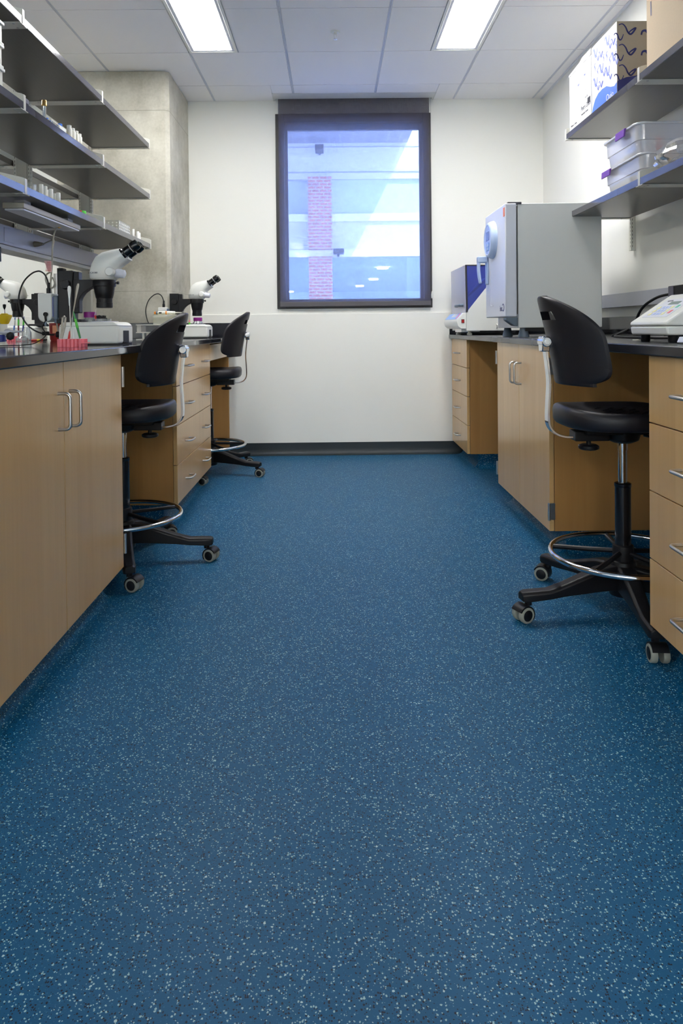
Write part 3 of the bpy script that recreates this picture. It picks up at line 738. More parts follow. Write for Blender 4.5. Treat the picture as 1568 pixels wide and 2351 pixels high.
    for iu in range(a0, a1):
        fs.append((idx(0,iu,b0), idx(1,iu,b0), idx(1,iu+1,b0), idx(0,iu+1,b0))); fs.append((idx(0,iu,b1), idx(0,iu+1,b1), idx(1,iu+1,b1), idx(1,iu,b1)))
    for iv in range(b0, b1):
        fs.append((idx(0,a0,iv), idx(0,a0,iv+1), idx(1,a0,iv+1), idx(1,a0,iv))); fs.append((idx(0,a1,iv), idx(1,a1,iv), idx(1,a1,iv+1), idx(0,a1,iv+1)))
    bk.add(vs, fs); bk.build('backrest', foam_m, t, bevel=.004, sharp=50)
    t.location = loc; t.rotation_euler = (0, 0, math.radians(face))
    return t
make_stool('black lab stool at the right bench, in front of the wide knee space', (.976, 2.383, 0), 0, 190, 0, (205, 265, 330, 30, 150))
make_stool('black lab stool at the left bench between door cabinet and drawer cabinet', (-.885, 2.963, 0), 180, 1.5, -.030, (-20, 20, 100, 200, -18))
make_stool('black lab stool at the back of the left bench, nearest the window wall', (-.834, 4.757, 0), 180, -19, .014, (-15, 10, 100, 200, -10))
# ------------------------------------------------------------------ stereo microscopes
def make_scope(label, text=True):
    t = thing('stereo_microscope', label, 'microscope', (0,0,0), 'stereo microscopes on the left bench')
    bp = [(-.150, .004), (-.150, .080), (-.130, .092), (.072, .092), (.0895, .077), (.0895, .004)]
    MB().prism(bp, 'Y', -.100, .100).build('base', white_m, t, bevel=.010, seg=3)
    MB().box(-.146, .0855, -.0965, .0965, 0, .006).build('base_plate', dark_m, t)
    MB().box(-.1505, .0900, -.1006, .1006, .0755, .0768).build('base_seam', print_m, t)
    MB().box(.080, .0902, -.045, .042, .004, .060).build('side_recess', dark_m, t, bevel=.006)
    MB().lathe([(.052, .0921), (.052, .0945), (.048, .095), (0, .095)], (.005, 0, 0)).build('stage_plate', lilac_m, t)
    MB().box(-.176, -.116, -.030, .030, .088, .302).box(-.116, -.094, -.020, .020, .13, .298).box(-.180, -.08, -.040, .040, .088, .104).build('column', black_m, t, bevel=.002)
    ar = [(-.100, .237), (-.020, .237), (-.020, .265), (-.100, .265), (-.118, .262), (-.118, .150), (-.098, .150), (-.096, .170), (-.088, .192), (-.074, .212), (-.055, .226), (-.030, .236)]
    ar = [(-.118, .150), (-.099, .150), (-.097, .172), (-.090, .193), (-.076, .212), (-.056, .227), (-.030, .237), (-.005, .237), (-.005, .265), (-.118, .265)]
    MB().prism(ar, 'Y', -.022, .022).build('focus_arm', black_m, t, bevel=.002)
    for sd in (-1, 1): MB().lathe([(.012, 0), (.019, .002), (.019, .016), (.016, .020), (0, .020)], (-.140, sd*.030, .245), (0, sd, 0)).build('focus_knob', black_m, t)
    MB().lathe([(.040, .236), (.0462, .238), (.0462, .263), (.044, .266), (.036, .266)], (.0025, 0, 0)).build('mount_ring', black_m, t)
    MB().cyl((.047, 0, .252), (.056, 0, .252), .003, n=10).cyl((.055, 0, .252), (.063, 0, .252), .006, n=12).build('clamp_screw', black_m, t)
    MB().lathe([(.041, .238), (.041, .232), (.0385, .212), (.0335, .190), (.0315, .188), (.0315, .172), (.0325, .171), (.0325, .152), (.028, .150), (.020, .153)], (.0025, 0, 0)).build('objective', black_m, t)
    hd = [((-.0445,.266),(.050,.266),.044),((-.0515,.272),(.057,.271),.050),((-.0525,.294),(.0645,.293),.0535),((-.0435,.328),(.068,.309),.0555),((-.0255,.359),(.075,.3165),.055),((.0005,.3765),(.087,.325),.052),((.0375,.3855),(.100,.3345),.049),((.0735,.392),(.1135,.344),.046)]
    secs = []
    for p, q_, w in hd:
        c = ((p[0]+q_[0])/2, (p[1]+q_[1])/2); hx, hz = (q_[0]-p[0])/2, (q_[1]-p[1])/2; ring = []
        for i in range(36):
            a = 2*PI*i/36; ca, sa_ = math.cos(a), math.sin(a); e = 2/2.6
            u = math.copysign(abs(ca)**e, ca); v = math.copysign(abs(sa_)**e, sa_)
            ring.append(Vector((c[0]+hx*u, w*v, c[1]+hz*u)))
        secs.append(ring)
    hb = MB().loft(secs).build('head', white_m, t, sharp=50)
    m = MB().lathe([(.034, .262), (.046, .264), (.046, .270)], (.0025, 0, 0)); m.build('head_ring', ivory_m, t)
    for sd in (-1, 1):
        MB().lathe([(.016, .030), (.0185, .034), (.0185, .060), (.015, .066), (0, .0665)], (.043, 0, .294), (0, sd, 0)).build('zoom_knob', white_m, t)
    MB().tube([(.045, -.02, .293), (.078, -.02, .288)], .018, smooth=0, n=16).lathe([(.018, 0), (.0165, .014), (.008, .019), (0, .019)], (.078, -.02, .288), (1, 0, -.15)).build('front_housing', lilac_m, t)
    dx, dz = .825, .565
    for sd in (-1, 1):
        o = Vector((.0875, sd*.0305, .3655)); ax = (dx, -sd*.03, dz)
        e = MB().lathe([(.016, 0), (.0235, .001), (.0235, .008), (.0215, .010), (.0190, .012), (.0185, .016), (.0180, .044), (.0190, .047), (.0212, .049), (.0218, .058), (.0205, .072), (.0185, .078), (.0150, .078), (.0130, .070), (0, .070)], o, ax).build('eyepiece', blackg_m, t)
        MB().lathe([(.0184, .0415), (.0187, .0425), (.0187, .0432), (.0184, .044)], o, ax).build('scale_ring', grey_m, e)
    # illuminator on the back of the stand with its light guide
    lb = []
    for x0, g in ((-.264, .0), (-.258, .0)): pass
    def rr(y, w0, z0, z1, cx, r=.026):
        out = [(cx+w0, z1), (cx-w0, z1)]
        for k in range(9):
            a = PI+PI2*k/8; out.append((cx-w0+r+r*math.cos(a), z0+r+r*math.sin(a)))
        for k in range(9):
            a = -PI2+PI2*k/8; out.append((cx+w0-r+r*math.cos(a), z0+r+r*math.sin(a)))
        return out
    ill = MB().prism(rr(0, .028, .094, .2095, -.2205), 'Y', -.055, .030).build('illuminator', grey_m, t, bevel=.004)
    MB().box(-.1925, -.1915, -.046, .020, .115, .195).build('illuminator_label', pale_print_m, ill)
    MB().box(-.193, -.176, -.04, .02, .105, .200).box(-.193, -.172, -.03, .03, .090, .112).build('illuminator_bracket', sblue_m, t, bevel=.002)
    MB().lathe([(.0055, 0), (.0085, .001), (.0085, .010), (.006, .012), (0, .012)], (-.2145, -.055, .125), (0, -1, 0)).tube([(-.2145, -.064, .124), (-.2135, -.0645, .110), (-.2125, -.063, .098)], .0045, n=8).build('power_plug', black_m, ill)
    hs = [(-1.156,1.135),(-1.155,1.154),(-1.160,1.180),(-1.171,1.203),(-1.187,1.2145),(-1.201,1.2155),(-1.221,1.208),(-1.247,1.186),(-1.264,1.159),(-1.275,1.125),(-1.278,1.096),(-1.274,1.065),(-1.265,1.031),(-1.248,1.002),(-1.225,.981),(-1.199,.967),(-1.165,.958),(-1.135,.956)]
    MB().tube([(x+.9365, -.015, z-.914) for x, z in hs], .0033, n=8, smooth=3).build('light_guide', black_m, t)
    MB().cyl((-.2195, -.015, .205), (-.2195, -.015, .232), .0085, n=14).cyl((-.2195, -.015, .228), (-.2188, -.015, .255), .0055, n=12).build('guide_connector', black_m, t)
    MB().lathe([(.006, 0), (.0122, .003), (.0128, .006), (.0128, .042)], (-.192, -.015, .043), (1, 0, 0)).build('base_connector', black_m, t)
    if text:
        lettering('LEICA S6E', .0088, frame_mat((-.0255, -.0548, .2905), (1,0,0), (0,0,1)), print_m, hb)
    return t
s0 = make_scope('white stereo microscope nearest the viewer on the left bench, beside the pink tool rack')
s1 = copy_tree(s0); s2_ = copy_tree(s0)
s0.location = (-.9365, 2.905, ZT); s0.rotation_euler = (0, 0, 0)
s1.location = (-.920, 4.80, ZT); s1['label'] = 'white stereo microscope at the far end of the left bench, before the cream wall'
s2_.location = (-2.03, 4.58, ZT); s2_.rotation_euler = (0, 0, PI); s2_['label'] = 'white stereo microscope facing the other aisle, partly cut by the left frame edge'
# ------------------------------------------------------------------ large incubator on the right bench
t = thing('incubator', 'large light-grey laboratory incubator with a round blue control panel on its door', 'incubator', (1.2, 3.95, ZT))
IY0, IY1, IX0, IX1 = 3.72, 4.175, .978, 1.420
MB().box(IX0, IX1, IY0, IY1, .963, 1.618).build('body', grey_m, t, bevel=.004)
MB().box(IX0-.004, IX0+.30, IY0+.015, IY1-.015, .963, 1.05).build('lower_front', lilac_m, t, bevel=.002)
MB().box(IX0-.008, IX0-.0005, IY0+.012, IY1-.012, 1.035, 1.605).build('door_gasket', dark_m, t)
dr = MB().box(.908, IX0-.009, IY0-.012, IY1+.006, 1.022, 1.616).build('door', lilac_m, t, bevel=.006, seg=3)
MB().box(.925, IX0+.02, IY0-.004, IY0+.02, 1.612, 1.624).build('top_hinge', print_m, t, bevel=.002)
# hinge wedge below the door at the near side
MB().prism([(.915, 1.018), (.976, 1.018), (.976, .972), (.955, .975), (.915, 1.005)], 'Y', IY0+.004, IY0+.07).build('lower_hinge', sblue_m, t, bevel=.003)
for (x, y) in ((1.02, IY0+.055), (1.02, IY1-.055), (1.37, IY0+.055), (1.37, IY1-.055)):
    MB().lathe([(.030, 0), (.029, .006), (.020, .044), (.020, .050)], (x, y, ZT)).build('foot', sblue_m, t)
MB().box(1.02, 1.40, IY0+.02, IY0+.024, .945, .963).build('plinth_strip', dark_m, t)
# oval control panel
cy_, cz = 3.985, 1.458
def oval(x, a, b, n=40): return [Vector((x, cy_+a*math.cos(2*PI*i/n), cz+b*math.sin(2*PI*i/n))) for i in range(n)]
pn = MB().loft([oval(.908, .112, .106), oval(.894, .110, .104), oval(.880, .101, .096), oval(.874, .090, .087), oval(.874, .085, .082), oval(.877, .082, .079)]).build('control_panel', pblue_m, dr, sharp=60)
MB().loft([oval(.8775, .0815, .0785), oval(.8762, .0815, .0785)]).build('panel_face', plain('panel_blue', rgb(168, 188, 240), .25), pn)
MB().box(.8745, .8761, cy_-.040, cy_+.030, cz-.005, cz+.045).build('screen', plain('dark_screen', rgb(60, 75, 130), .08), pn)
MB().box(.8745, .8761, cy_-.040, cy_+.034, cz-.062, cz-.018).build('keypad', plain('keypad_blue', rgb(100, 150, 215), .35), pn)
kb = MB()
for iy in range(3):
    for iz in range(2): kb.box(.8738, .8746, cy_-.034+iy*.022, cy_-.018+iy*.022, cz-.058+iz*.020, cz-.043+iz*.020)
kb.build('keypad_buttons', pblue_m, pn)
# door handle: bracket arm with a drop grip
hm = MB().box(.846, .908, 4.098, 4.145, 1.342, 1.378).box(.896, .908, 4.098, 4.145, 1.215, 1.378)
hm.loft([[Vector((x0, 4.102, z)), Vector((x1, 4.102, z)), Vector((x1, 4.141, z)), Vector((x0, 4.141, z))] for z, x0, x1 in ((1.360, .846, .862), (1.30, .846, .860), (1.26, .850, .864), (1.222, .857, .869))])
hm.build('door_handle', pblue_m, dr, bevel=.005, seg=3)
lettering('inc', .046, frame_mat((.9072, 3.806, 1.067), (0,-1,0), (0,0,1)), navy_m, dr, 'logo')
MB().tube([(.9072, 3.757+.019*math.cos(a*.35), 1.072+.019*math.sin(a*.35)) for a in range(2, 17)], .0016, n=6, smooth=0).build('logo_swirl', navy_m, dr)
em = MB()
em.tube([(.9074, 4.055, 1.30), (.9074, 4.055, 1.10), (.9074, 4.045, 1.088), (.9074, 3.985, 1.088)], .0016, n=6, smooth=0); em.build('door_emboss', lilac_m, dr)
MB().box(.9068, .9078, IY0-.008, IY0+.022, 1.550, 1.596).top('orange_tag', plain('orange_tape', rgb(250, 135, 105), .6), (.907, IY0+.007, 1.573), 'orange tape tag stuck on the incubator door top corner', 'tape')
# ------------------------------------------------------------------ small blue-hooded incubator
t = thing('hooded_incubator', 'small grey bench incubator with a blue acrylic hood, near the back wall', 'incubator', (1.1, 5.02, ZT))
HY0, HY1 = 4.745, 5.30
prof = [(.897, .944), (.897, 1.066), (1.105, 1.320), (1.36, 1.320), (1.36, .944)]
# grey tub: side cheeks and back
MB().prism(prof, 'Y', HY0, HY0+.012).prism(prof, 'Y', HY1-.012, HY1).box(1.345, 1.36, HY0+.012, HY1-.012, .944, 1.32).box(.897, 1.345, HY0+.012, HY1-.012, .944, .960).box(.897, .905, HY0+.012, HY1-.012, .960, 1.066).build('tub', grey_m, t, bevel=.002)
hd = [(.897, 1.068), (.893, 1.385), (1.28, 1.385), (1.105, 1.322)]
MB().prism([(.899, 1.069), (.895, 1.380), (1.27, 1.380), (1.102, 1.322)], 'Y', HY0+.003, HY0+.008).prism([(.899, 1.069), (.895, 1.380), (1.27, 1.380), (1.102, 1.322)], 'Y', HY1-.008, HY1-.003).box(.90, 1.27, HY0+.008, HY1-.008, 1.378, 1.384).build('hood', bluea_m, t)
MB().prism([(.8925, 1.069), (.8890, 1.384), (.8940, 1.384), (.8975, 1.069)], 'Y', HY0+.012, HY1-.006).build('hood_front', sheen_acrylic_m, t)
MB().prism([(.897, 1.067), (.8925, 1.386), (.904, 1.386), (.909, 1.067)], 'Y', HY0, HY0+.0055).box(.8935, 1.28, HY0, HY0+.0055, 1.3805, 1.3875).build('hood_edge', bronze_m, t)
MB().prism([(.906, 1.135), (.908, 1.152), (1.12, 1.345), (1.13, 1.330)], 'Y', HY0+.25, HY0+.262).build('hood_strut', navy_m, t)
MB().tube([(.888, HY0+.06, 1.118), (.872, HY0+.065, 1.118), (.868, HY0+.12, 1.118), (.868, HY0+.21, 1.118), (.872, HY0+.265, 1.118), (.888, HY0+.27, 1.118)], .010, n=10, smooth=3).build('hood_handle', sblue_m, t)
ct = [(.892, .958), (.862, .958), (.842, .975), (.833, 1.005), (.838, 1.022), (.879, 1.066), (.896, 1.066), (.896, .958)]
cn = MB().prism(ct, 'Y', HY0, HY1).build('control_console', white_m, t, bevel=.003)
n_ = Vector((-.044, 0, .041)).normalized(); c0 = Vector((.8585, 0, 1.044))
def slope(y, u): return Vector((.838+.041*u, y, 1.022+.044*u))+Vector((-.733, 0, .68))*.0012
def quad(mb, y0, y1, u0, u1, h=.0008):
    o = Vector((-.733, 0, .68))*h
    a = [slope(y0, u0), slope(y1, u0), slope(y1, u1), slope(y0, u1)]
    mb.add([p-o for p in a]+[p+o for p in a], [(0,1,2,3), (7,6,5,4), (0,4,5,1), (1,5,6,2), (2,6,7,3), (3,7,4,0)]); return mb
quad(MB(), HY0+.05, HY1-.03, .04, .94).build('overlay', plain('overlay_blue', rgb(150, 190, 245), .4), cn)
quad(MB(), HY0+.06, HY0+.10, .10, .90, .0016).build('overlay_stripe', plain('overlay_pink', rgb(255, 130, 150), .4), cn)
quad(MB(), HY0+.16, HY0+.33, .38, .92, .0016).build('display_field', lilac_m, cn)
MB().box(.864, .884, HY0-.003, HY0+.002, .997, 1.022).build('switch_frame', dark_m, cn)
MB().box(.8665, .8815, HY0-.005, HY0, 1.0, 1.019).build('rocker_switch', red_m, cn)
MB().box(.874, 1.0, HY0+.06, HY0+.30, .935, .958).build('under_bracket', steel_m, t, bevel=.002)
for x, y in ((.93, HY0+.06), (.93, HY1-.07), (1.30, HY0+.06), (1.30, HY1-.07)): MB().lathe([(.018, 0), (.018, .012), (.012, .016), (.012, .031)], (x, y, ZT)).build('foot', ivory_m, t)
MB().tube([(1.10, HY0-.002, .985), (1.10, HY0-.016, .985), (1.10, HY0-.018, .965), (1.10, HY0-.002, .960)], .004, n=8).build('side_hook', steel_m, t)
tr = MB().box(1.0, 1.28, 4.90, 5.2, .961, 1.01); tr.build('tray', dark_m, t)
# ------------------------------------------------------------------ power supply, adapter, tray on the right bench
t = thing('power_supply', 'white sloped-front electrophoresis power supply with a keypad on the right bench', 'power supply', (1.18, 2.36, ZT))
PY0, PY1 = 2.215, 2.485
MB().prism([(1.052, .938), (1.050, .945), (1.046, .9665), (1.30, .9665), (1.296, .938)], 'Y', PY0, PY1).build('lower_case', white_m, t, bevel=.006, seg=3)
MB().prism([(1.046, .9685), (1.046, .980), (1.185, 1.072), (1.192, 1.075), (1.30, 1.075), (1.30, .9685)], 'Y', PY0-.001, PY1+.001).build('upper_case', white_m, t, bevel=.006, seg=3)
for x in (1.085, 1.265):
    for y in (PY0+.035, PY1-.035): MB().lathe([(.0135, 0), (.0155, .003), (.0155, .026)], (x, y, ZT)).build('foot', black_m, t)
sx = Vector((.139, 0, .092)).normalized(); sn = Vector((-sx.z, 0, sx.x))
def face(u, w, h=0):          # u: up the slope, w: along the bench from the middle
    return Vector((1.046, (PY0+PY1)/2+w, .980))+sx*u+sn*h
def key(mb, u0, u1, w0, w1, h0, h1):
    a = [face(u0, w0, h0), face(u0, w1, h0), face(u1, w1, h0), face(u1, w0, h0)]; b_ = [face(u0, w0, h1), face(u0, w1, h1), face(u1, w1, h1), face(u1, w0, h1)]
    return mb.add(a+b_, [(0,1,2,3), (7,6,5,4), (0,4,5,1), (1,5,6,2), (2,6,7,3), (3,7,4,0)])
ov = key(MB(), .030, .140, -.085, .095, 0, .0012).build('keypad_overlay', lilac_m, t)
key(MB(), .104, .122, -.035, .035, .0012, .0020).build('display', lcd_m, ov)
for r_ in range(3):
    m = MB()
    for c_ in range(3): key(m, .042+r_*.019, .055+r_*.019, -.012+c_*.021, .004+c_*.021, .0012, .0022)
    m.build('number_keys', plain('key_blue', rgb(195, 208, 240), .5) if r_ == 0 else MATS['key_blue'], ov)
m = MB()
for r_ in range(3): key(m, .042+r_*.019, .055+r_*.019, .056, .076, .0012, .0022); key(m, .042+r_*.019, .055+r_*.019, -.036, -.020, .0012, .0022)
m.build('yellow_keys', plain('key_yellow', rgb(235, 232, 180), .5), ov)
key(MB(), .082, .098, -.068, -.052, .0012, .0022).build('green_key', plain('key_green', rgb(90, 195, 165), .5), ov)
key(MB(), .050, .068, -.068, -.052, .0012, .0022).build('red_key', plain('key_red', rgb(235, 110, 125), .5), ov)
f0 = face(.129, .055, .0014)
lettering('apparatus', .010, frame_mat(f0, (0,-1,0), sx), print_m, ov)
ad = thing('power_adapter', 'black power adapter plugged into the right wall raceway', 'adapter', (1.56, 3.1, 1.11))
MB().box(1.515, 1.589, 2.99, 3.19, 1.095, 1.145).build('case', black_m, ad, bevel=.004)
MB().box(1.512, 1.5155, 3.135, 3.18, 1.100, 1.142).build('rating_label', plain('grey_print', rgb(95, 95, 110), .5), ad)
MB().cyl((1.552, 3.19, 1.118), (1.552, 3.245, 1.112), .016, .009, n=12).tube([(1.552, 3.23, 1.113), (1.53, 3.33, 1.10), (1.51, 3.43, 1.06), (1.50, 3.485, 1.0), (1.50, 3.49, .95), (1.50, 3.47, .9215), (1.49, 3.35, .9205), (1.46, 3.1, .9205)], .0065, n=10).build('cable', black_m, ad)
MB().tube([(1.44, 3.60, .9195), (1.40, 3.53, .920), (1.43, 3.42, .950), (1.36, 3.40, .921), (1.30, 3.2, .9195), (1.28, 2.95, .9195), (1.35, 2.75, .9195)], .0055, n=8).top('mains_lead', black_m, (1.35, 3.2, .914), 'black power cord lying on the right bench behind the stool back', 'cord')
MB().tube([(1.16, 2.68, .9155), (1.13, 2.66, .9155), (1.12, 2.60, .9155), (1.19, 2.62, .9155)], .0014, n=6).top('plastic_tie', ivory_m, (1.14, 2.64, .914), 'loose clear plastic tie lying by the power supply', 'tie')
MB().prism([(1.00, .919), (1.008, .936), (1.21, .936), (1.21, .919)], 'Y', 1.80, 2.055).box(1.02, 1.19, 1.82, 2.03, .914, .919).top('white_device', lilac_m, (1.1, 1.93, .914), 'white low device corner cut by the right frame edge on the bench', 'device', bevel=.003)
# ------------------------------------------------------------------ boxes on the upper right shelf
SZ = RZ[1]+.0337
t = thing('white_carton', 'plain white carton of dishes at the far end of the upper right shelf', 'carton', (1.40, 3.64, SZ))
MB().box(1.280, 1.52, 3.480, 3.795, SZ, SZ+.300).build('box_body', carton_m, t, bevel=.002)
MB().loft([[Vector((1.279, y, SZ+z)) for y, z in ((3.480, .301), (3.800, .301), (3.800, .310), (3.63, .322), (3.60, .332), (3.480, .332))], [Vector((1.283, y, SZ+z)) for y, z in ((3.480, .301), (3.800, .301), (3.800, .310), (3.63, .322), (3.60, .332), (3.480, .332))]]).build('open_flap', carton_m, t)
pr_ = lambda y, z: frame_mat((1.2795, y, SZ+z), (0,-1,0), (0,0,1))
lettering('Petri Dish', .034, pr_(3.555, .075), print_m, t); lettering('Nutrient Grade', .015, pr_(3.57, .046), print_m, t); lettering('4 x 25', .014, pr_(3.545, .118), print_m, t); lettering('100mm x 15mm', .014, pr_(3.73, .030), print_m, t)
m = MB(); random.seed(3); y = 3.53
while y > 3.492: w = random.choice((.001, .0015, .0025)); m.box(1.2793, 1.2799, y-w, y, SZ+.075, SZ+.105); y -= w+random.choice((.0012, .002))
m.build('barcode', print_m, t)
def oval_strip(mb, cy, cz_, a, b, tilt, x=1.2795):
    mb.strip([(cy+a*math.cos(k*PI/12)*math.cos(tilt)-b*math.sin(k*PI/12)*math.sin(tilt), cz_+a*math.cos(k*PI/12)*math.sin(tilt)+b*math.sin(k*PI/12)*math.cos(tilt)) for k in range(25)], .002, lambda u, w: (x, u, w))
m = MB()
for cy, cz_, a in ((3.565, .235, .043), (3.655, .213, .036)):
    oval_strip(m, cy, cz_+SZ, a, a*.36, -.05)
m.strip([(3.60, SZ+.152), (3.62, SZ+.166), (3.64, SZ+.150)], .002, lambda u, w: (1.2795, u, w)).strip([(3.56, SZ+.16), (3.545, SZ+.17), (3.53, SZ+.158), (3.545, SZ+.15), (3.56, SZ+.158)], .002, lambda u, w: (1.2795, u, w))
m.build('oval_print', pale_print_m, t)
for txt, cy, cz_ in (('lab', 3.565, .235), ('dish', 3.655, .213)): lettering(txt, .018, pr_(cy, cz_), pale_print_m, t)
t = thing('patterned_box', 'carton printed with blue squiggles and a blue wave, on the upper right shelf', 'carton', (1.42, 3.31, SZ))
QY0, QY1, QX0, QX1 = 3.165, 3.472, 1.280, 1.58
MB().box(QX0, QX1, QY0, QY1, SZ, SZ+.328).build('box_body', carton_m, t, bevel=.0015)
MB().box(QX0+.0008, QX1, QY0-.0012, QY0-.0002, SZ, SZ+.327).build('side_panel', greycard_m, t)
SQ = [[(-.030,.012),(-.026,.024),(-.014,.026),(-.004,.012),(.002,-.008),(.012,-.022),(.024,-.016),(.034,.006),(.038,.020)],
      [(-.036,.016),(-.022,.020),(-.010,.008),(-.002,-.010),(.008,-.020),(.018,-.014),(.030,.004),(.014,-.004),(.004,-.014),(.010,-.022)],
      [(.012,.026),(-.004,.022),(-.008,.014),(.000,.004),(.006,-.008),(.004,-.024)]]
def squig(mb, cy, cz_, i, f3, k=1., wk=1.):
    pts = SQ[i]; q = []
    for a in range(len(pts)-1):
        p0, p1, p2, p3 = pts[max(a-1,0)], pts[a], pts[a+1], pts[min(a+2,len(pts)-1)]
        for s_ in range(4):
            u = s_/4; q.append(tuple(.5*(2*p1[c]+(p2[c]-p0[c])*u+(2*p0[c]-5*p1[c]+4*p2[c]-p3[c])*u*u+(3*p1[c]-p0[c]-3*p2[c]+p3[c])*u**3) for c in (0,1)))
    q.append(pts[-1])
    q = [(cy+x*k, cz_+z*k) for x, z in q]
    mb.strip(q, (.0088 if i == 0 else .0058)*k*wk, f3, lambda u: .45+.75*math.sin(PI*min(max(u, .08), .92)))
ff = lambda u, w: (QX0-.0006, QY1-u, SZ+w); fs_ = lambda u, w: (QX0+u, QY0-.0018, SZ+w)
m = MB()
for r_ in range(5):
    for c_ in range(4):
        cx = .045+c_*.074; cz_ = .285-r_*.070-(.030 if c_ % 2 else 0)
        if cz_ < .075+.05*(c_ > 2): continue
        squig(m, cx, cz_, 0 if (c_+r_) % 2 == 0 else 1 if c_ % 2 else 2, ff, .80, 1.7)
        if cz_-.035 > .09: squig(m, cx+.036, cz_-.034, (c_+r_) % 2+1, ff, .66, 1.7)
m.build('squiggle_print', pale_print_m, t)
m = MB()
for r_ in range(3):
    z0 = .292-r_*.091
    squig(m, .050, z0, 1, fs_, 1.15); squig(m, .148, z0-.042, 0, fs_, 1.3)
    squig(m, .155, z0-.005, 2, fs_, 1.0); squig(m, .006, z0-.035, 0, fs_, .6)
    squig(m, .245, z0, 1, fs_, 1.1)
m.build('squiggle_print', navy_m, t)
wv_ = [(0, 0), (.307, 0), (.307, .108), (.27, .082), (.23, .071), (.17, .066), (.11, .050), (.06, .024), (.02, .006)]
wv_ = [(.307-u, w) for u, w in [(0, .0005), (0, .075), (.035, .062), (.075, .044), (.12, .038), (.18, .038), (.24, .032), (.275, .020), (.300, .004), (.3065, .0005)]][::1]
def poly(mb, pts, f3): 
    return mb.add([f3(u, w) for u, w in pts], [list(range(len(pts)))])
poly(MB(), [(.307-u, w) for u, w in [(.0005, .001), (.0005, .058), (.03, .050), (.07, .060), (.12, .080), (.17, .084), (.22, .080), (.26, .064), (.29, .034), (.3055, .006), (.3055, .001)]], lambda u, w: (QX0-.0009, QY0+.307-(u), SZ+w)).build('wave_print', plain('wave_blue', rgb(70, 115, 235), .5), t)
poly(MB(), [(.001, .001), (.001, .062), (.04, .078), (.10, .088), (.16, .092), (.24, .09), (.298, .085), (.298, .001)], lambda u, w: (QX0+u, QY0-.0021, SZ+w)).build('wave_print', navy_m, t)
lettering('Ouio', .042, frame_mat((QX0-.0014, QY0+.080, SZ+.022), (0,-1,0), (0,0,1)), carton_m, t)
t = thing('cardboard_box', 'large tan cardboard box at the right frame edge on the upper shelf', 'carton', (1.44, 2.60, SZ))
MB().box(1.282, 1.585, 2.30, 2.872, SZ, SZ+.318).build('box_body', card_m, t, bevel=.003)
MB().loft([[Vector((1.281, y, SZ+.318)), Vector((1.276, y, SZ+.318)), Vector((1.262, y, SZ+.345)), Vector((1.267, y, SZ+.345))] for y in (2.31, 2.868)]).build('open_flap', card_m, t)
poly(MB(), [(2.835, .262), (2.826, .262), (2.823, .200), (2.828, .207), (2.833, .203), (2.834, .198)], lambda u, w: (1.2812, u, SZ+w)).build('slit_mark', plain('purple_mark', rgb(110, 105, 130), .7), t)
# ------------------------------------------------------------------ clear bins on the lower right shelf
BZ = RZ[0]+.0337
def rrect(x0, x1, y0, y1, r, z, n=6):
    out = []
    for cx, cy, a0 in ((x1-r, y1-r, 0), (x0+r, y1-r, PI2), (x0+r, y0+r, PI), (x1-r, y0+r, 3*PI2)):
        for k in range(n+1):
            a = a0+PI2*k/n; out.append(Vector((cx+r*math.cos(a), cy+r*math.sin(a), z)))
    return out
def bin_(label, x0, x1, y0, y1, z0, h, latch):
    t = thing('storage_bin', label, 'bin', ((x0+x1)/2, (y0+y1)/2, z0), 'clear storage bins')
    m = MB(); secs = []
    for g, z in ((.022, 0.002), (.016, .006), (.010, h*.45), (.0045, h*.46), (.002, h*.92)):
        secs.append(rrect(x0+g, x1-g, y0+g, y1-g, .035, z0+z))
    n = len(secs[0]); vs = [p for s_ in secs for p in s_]
    fs = [(j*n+i, j*n+(i+1) % n, (j+1)*n+(i+1) % n, (j+1)*n+i) for j in range(len(secs)-1) for i in range(n)]+[list(range(n))[::-1]]
    m.add(vs, fs).build('tub', bin_m, t, sharp=60)
    m = MB().loft([rrect(x0-.008, x1+.008, y0-.008, y1+.008, .042, z0+h*.92), rrect(x0-.010, x1+.010, y0-.010, y1+.010, .044, z0+h*.95), rrect(x0-.008, x1+.008, y0-.008, y1+.008, .042, z0+h*.985), rrect(x0+.004, x1-.004, y0+.004, y1-.004, .035, z0+h)])
    m.build('lid', rim_m, t, sharp=60)
    pf = [(x0-.010, z0+h*.99), (x0-.020, z0+h*.97), (x0-.022, z0+h*.72), (x0-.016, z0+h*.72), (x0-.011, z0+h*.92)]
    MB().prism(pf, 'Y', latch-.048, latch+.048).build('latch', purple_m, t, bevel=.002)
    return t
bin_('upper clear plastic bin of the stack, with a purple latch and film inside', 1.30, 1.585, 3.00, 3.375, BZ+.122, .137, 3.14)
bin_('lower clear plastic bin of the stack, with a purple latch, standing on the shelf', 1.30, 1.585, 2.96, 3.375, BZ, .121, 3.305)
